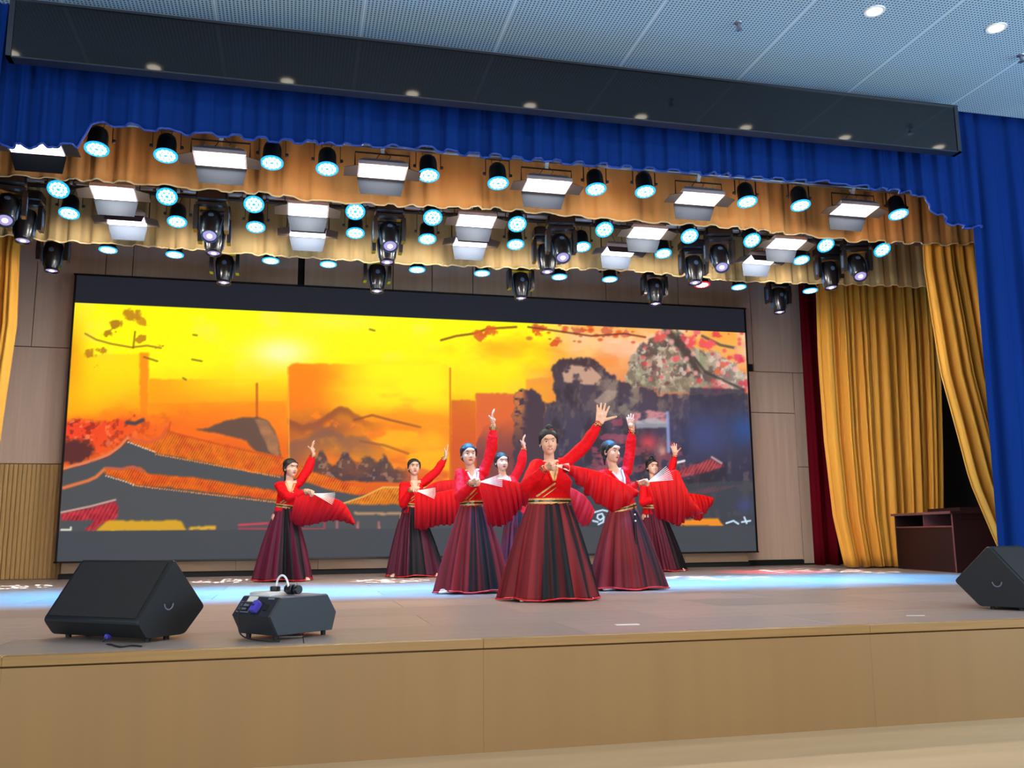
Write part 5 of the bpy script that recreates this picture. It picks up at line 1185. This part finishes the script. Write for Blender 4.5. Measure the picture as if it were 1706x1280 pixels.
DANCERS = [
 dict(label='front centre dancer in red jacket and burgundy skirt, smiling, arm raised diagonally', fan_label='red silk fan flung to the right by the front centre dancer',
      Y=8.0, s=1.04, hem=[(838, 1001), (998, 1001)], waist=[(882, 838), (950, 836)], head=(914, 737), neck=(915, 768), sh=[(892, 776), (942, 772)], yaw=-8, nod=6, roll=-3, turn=2, head_dy=-.05,
      el=(975, 752), el_dy=.0, wr=(999, 703), wr_dy=-.08, palm=(1003, 684), tip=(1003, 664), pn=(-.2, -1, 0), th=(1, 0, .1), spread=.16, thumb=1.15, hs=1.22, curl=(.02, .05, .05),
      fe=(880, 800), fw=(910, 779), fw_dy=-.36, fh=(926, 776), fh_dy=-.42, fan_dir=(975, 782), fan_dy=-.42, rib=.12, smile=1, bun=(.012, .02, .128),
      black=[(-.40, -.06), (-.02, .34), (.52, .62), (.86, 1.1)], seed=3, skirt='8C2229', feet=[(862, 1000), (970, 1000)],
      silk=[([(936, 773), (975, 780), (1010, 790), (1042, 806), (1064, 818)], [(936, 779), (962, 806), (990, 834), (1020, 851), (1048, 840), (1062, 822)], (-.42, -.30), (-.42, -.32), RED0, 'B80E1C', 7, .03)]),
 dict(label='dancer in magenta red jacket second from front, left of the front dancer, arm straight up', fan_label='red silk fan held by the dancer left of the front dancer',
      Y=9.3, s=1.02, hem=[(724, 987), (846, 987)], waist=[(768, 840), (806, 840)], head=(781, 758), neck=(785, 783), sh=[(767, 790), (806, 786)], yaw=3, nod=0, turn=4,
      el=(822, 752), wr=(822, 708), palm=(820, 694), tip=(811, 683), pn=(-.6, -.6, .4), th=(-.2, -1, .1), curl=(-.25, -.25, -.15), thumb=.6,
      fe=(768, 815), fw=(787, 803), fw_dy=-.36, fh=(800, 803), fh_dy=-.42, fan_dir=(850, 800), fan_dy=-.42, rib=.22, bun=(-.01, .105, .02), ribbon=0, collar='silver',
      black=[(-.22, .02), (.08, .58)], seed=12, skirt='8C2229', feet=[(733, 987), (830, 982)],
      silk=[([(796, 806), (822, 798), (850, 801), (880, 808)], [(812, 873), (826, 877), (845, 873), (866, 850), (884, 836)], (-.42, -.30), (-.40, -.22), RED0, 'B0102A', 9, .02)]),
 dict(label='dancer half hidden between the front dancer and the one left of her, looking right', fan_label='magenta silk fan spreading behind the front centre dancer',
      Y=10.6, s=.98, hem=[(826, 968), (905, 968)], waist=[(846, 845), (876, 845)], head=(836, 770), neck=(838, 795), sh=[(824, 803), (856, 800)], yaw=10, nod=2, turn=0,
      el=(868, 774), wr=(873, 746), palm=(871, 733), tip=(861, 726), pn=(-.6, -.5, .5), th=(-.2, -1, .1), curl=(-.3, -.3, -.2), thumb=.6,
      fe=(832, 822), fw=(852, 818), fw_dy=-.30, fh=(864, 817), fh_dy=-.34, fan_dir=(900, 815), fan_dy=-.34, rib=.2, bun=(-.03, .10, .03), ribbon=0,
      black=[(-.2, .25)], seed=22, skirt='6E2230', feet=[(840, 966), (890, 966)],
      silk=[([(866, 812), (892, 804), (920, 806), (950, 812), (976, 828), (991, 851)], [(866, 838), (892, 842), (920, 846), (945, 852), (966, 874), (979, 877)], (-.34, -.2), (-.34, -.2), 'D81C20', 'B80C18', 8, .015)]),
 dict(label='leftmost dancer in red, face turned right, arm raised with bent wrist', fan_label='red silk fan of the leftmost dancer trailing to the right',
      Y=12.7, s=1.10, hem=[(420, 965), (521, 965)], waist=[(460, 845), (490, 845)], head=(485, 780), neck=(482, 803), sh=[(465, 810), (497, 806)], yaw=32, nod=4, turn=14,
      el=(514, 782), wr=(522, 756), palm=(520, 744), tip=(508, 737), pn=(-.6, -.5, .5), th=(-.2, -1, .1), curl=(-.3, -.3, -.2), thumb=.6,
      fe=(472, 822), fw=(512, 818), fw_dy=-.30, fh=(523, 823), fh_dy=-.32, fan_dir=(560, 832), fan_dy=-.32, rib=.25, bun=(0, .105, .035), tail=[(-.0, .10, .0), (-.01, .105, -.08), (-.01, .10, -.17)],
      black=[(-.15, .35), (.62, .85)], seed=33, skirt='6E1C38', feet=[(424, 965), (512, 963)],
      silk=[([(494, 822), (525, 826), (552, 829), (572, 838), (584, 855), (592, 872)], [(481, 866), (500, 877), (525, 873), (550, 868), (572, 869), (588, 875)], (-.32, -.15), (-.24, -.12), 'F01818', 'A00C24', 10, .02)]),
 dict(label='dancer in red between the leftmost dancer and the magenta one, palm pushed upright', fan_label='large red silk fan spread by the dancer in front of the orange block',
      Y=13.2, s=1.12, hem=[(642, 960), (736, 960)], waist=[(672, 843), (700, 843)], head=(690, 779), neck=(690, 803), sh=[(672, 810), (706, 804)], yaw=2, nod=-4, turn=4,
      el=(730, 786), wr=(742, 762), palm=(744, 752), tip=(745, 738), pn=(-.8, -.4, 0), th=(-.1, -1, .1), curl=(.0, .02, .0), thumb=.4, spread=.04,
      fe=(672, 830), fw=(686, 814), fw_dy=-.36, fh=(694, 818), fh_dy=-.42, fan_dir=(725, 822), fan_dy=-.42, rib=.24, bun=(-.03, .10, .02), ribbon=0,
      black=[(-.28, .38), (.92, 1.1)], seed=44, skirt='5E1830', feet=[(652, 958), (726, 958)],
      silk=[([(690, 818), (716, 822), (742, 818), (765, 812)], [(690, 880), (706, 883), (730, 876), (768, 874)], (-.42, -.30), (-.34, -.2), 'F81818', 'A00E1E', 9, .02),
            ([(705, 815), (725, 804), (748, 800), (775, 801)], [(706, 840), (728, 842), (750, 846), (775, 852)], (-.16, -.05), (-.16, -.05), 'E81420', '8A0C1E', 5, .02)]),
 dict(label='dancer in magenta red jacket right of the front dancer, face turned right, arm straight up', fan_label='bright red silk fan held out by the dancer right of the front dancer',
      Y=9.2, s=1.03, hem=[(984, 984), (1107, 984)], waist=[(1016, 848), (1060, 848)], head=(1019, 753), neck=(1022, 781), sh=[(1003, 792), (1044, 785)], yaw=30, nod=4, turn=10,
      el=(1049, 752), wr=(1053, 716), palm=(1050, 701), tip=(1038, 678), pn=(-.6, -.5, .5), th=(.6, -.8, .1), curl=(-.1, -.2, -.1), thumb=.5,
      fe=(1026, 812), fw=(1066, 805), fw_dy=-.28, fh=(1080, 803), fh_dy=-.32, fan_dir=(1126, 784), fan_dy=-.32, rib=.26, bun=(0, .105, .03), tail=[(-.0, .09, .0), (-.0, .10, -.06), (0, .09, -.13)], ribbon=0, collar='silver',
      black=[(.16, .30), (.52, .75)], seed=52, skirt='8C2229', feet=[(1000, 983), (1096, 982)], tassel=(1056, 842, 905),
      silk=[([(1078, 806), (1100, 794), (1127, 783), (1138, 802), (1152, 830), (1170, 853)], [(1092, 864), (1110, 868), (1130, 876), (1142, 866), (1156, 861), (1170, 856)], (-.32, -.2), (-.26, -.14), 'FF2418', 'A80E24', 9, .02)]),
 dict(label='small dancer at the back right, smiling, behind the bright red fan', fan_label='small red silk fan of the back right dancer spreading right',
      Y=13.3, s=1.10, hem=[(1070, 951), (1141, 951)], waist=[(1072, 846), (1102, 846)], head=(1087, 778), neck=(1088, 802), sh=[(1072, 809), (1106, 804)], yaw=4, nod=0, turn=0, smile=1,
      el=(1120, 780), wr=(1125, 758), palm=(1123, 746), tip=(1117, 730), pn=(-.5, -.7, .3), th=(1, -.3, .1), curl=(-.15, -.15, -.1), thumb=.8,
      fe=(1076, 826), fw=(1098, 828), fw_dy=-.34, fh=(1110, 828), fh_dy=-.38, fan_dir=(1150, 825), fan_dy=-.38, rib=.22, bun=(0, .02, .125), ribbon=0,
      black=[(.25, 1.1)], seed=61, skirt='6A1C30', feet=[(1080, 950), (1128, 950)],
      silk=[([(1112, 824), (1145, 822), (1170, 825), (1188, 829)], [(1125, 852), (1150, 862), (1164, 868), (1178, 852), (1187, 840)], (-.38, -.2), (-.34, -.2), 'F51A14', 'B8101C', 6, .02)]),
]
for K in DANCERS: dancer(K)
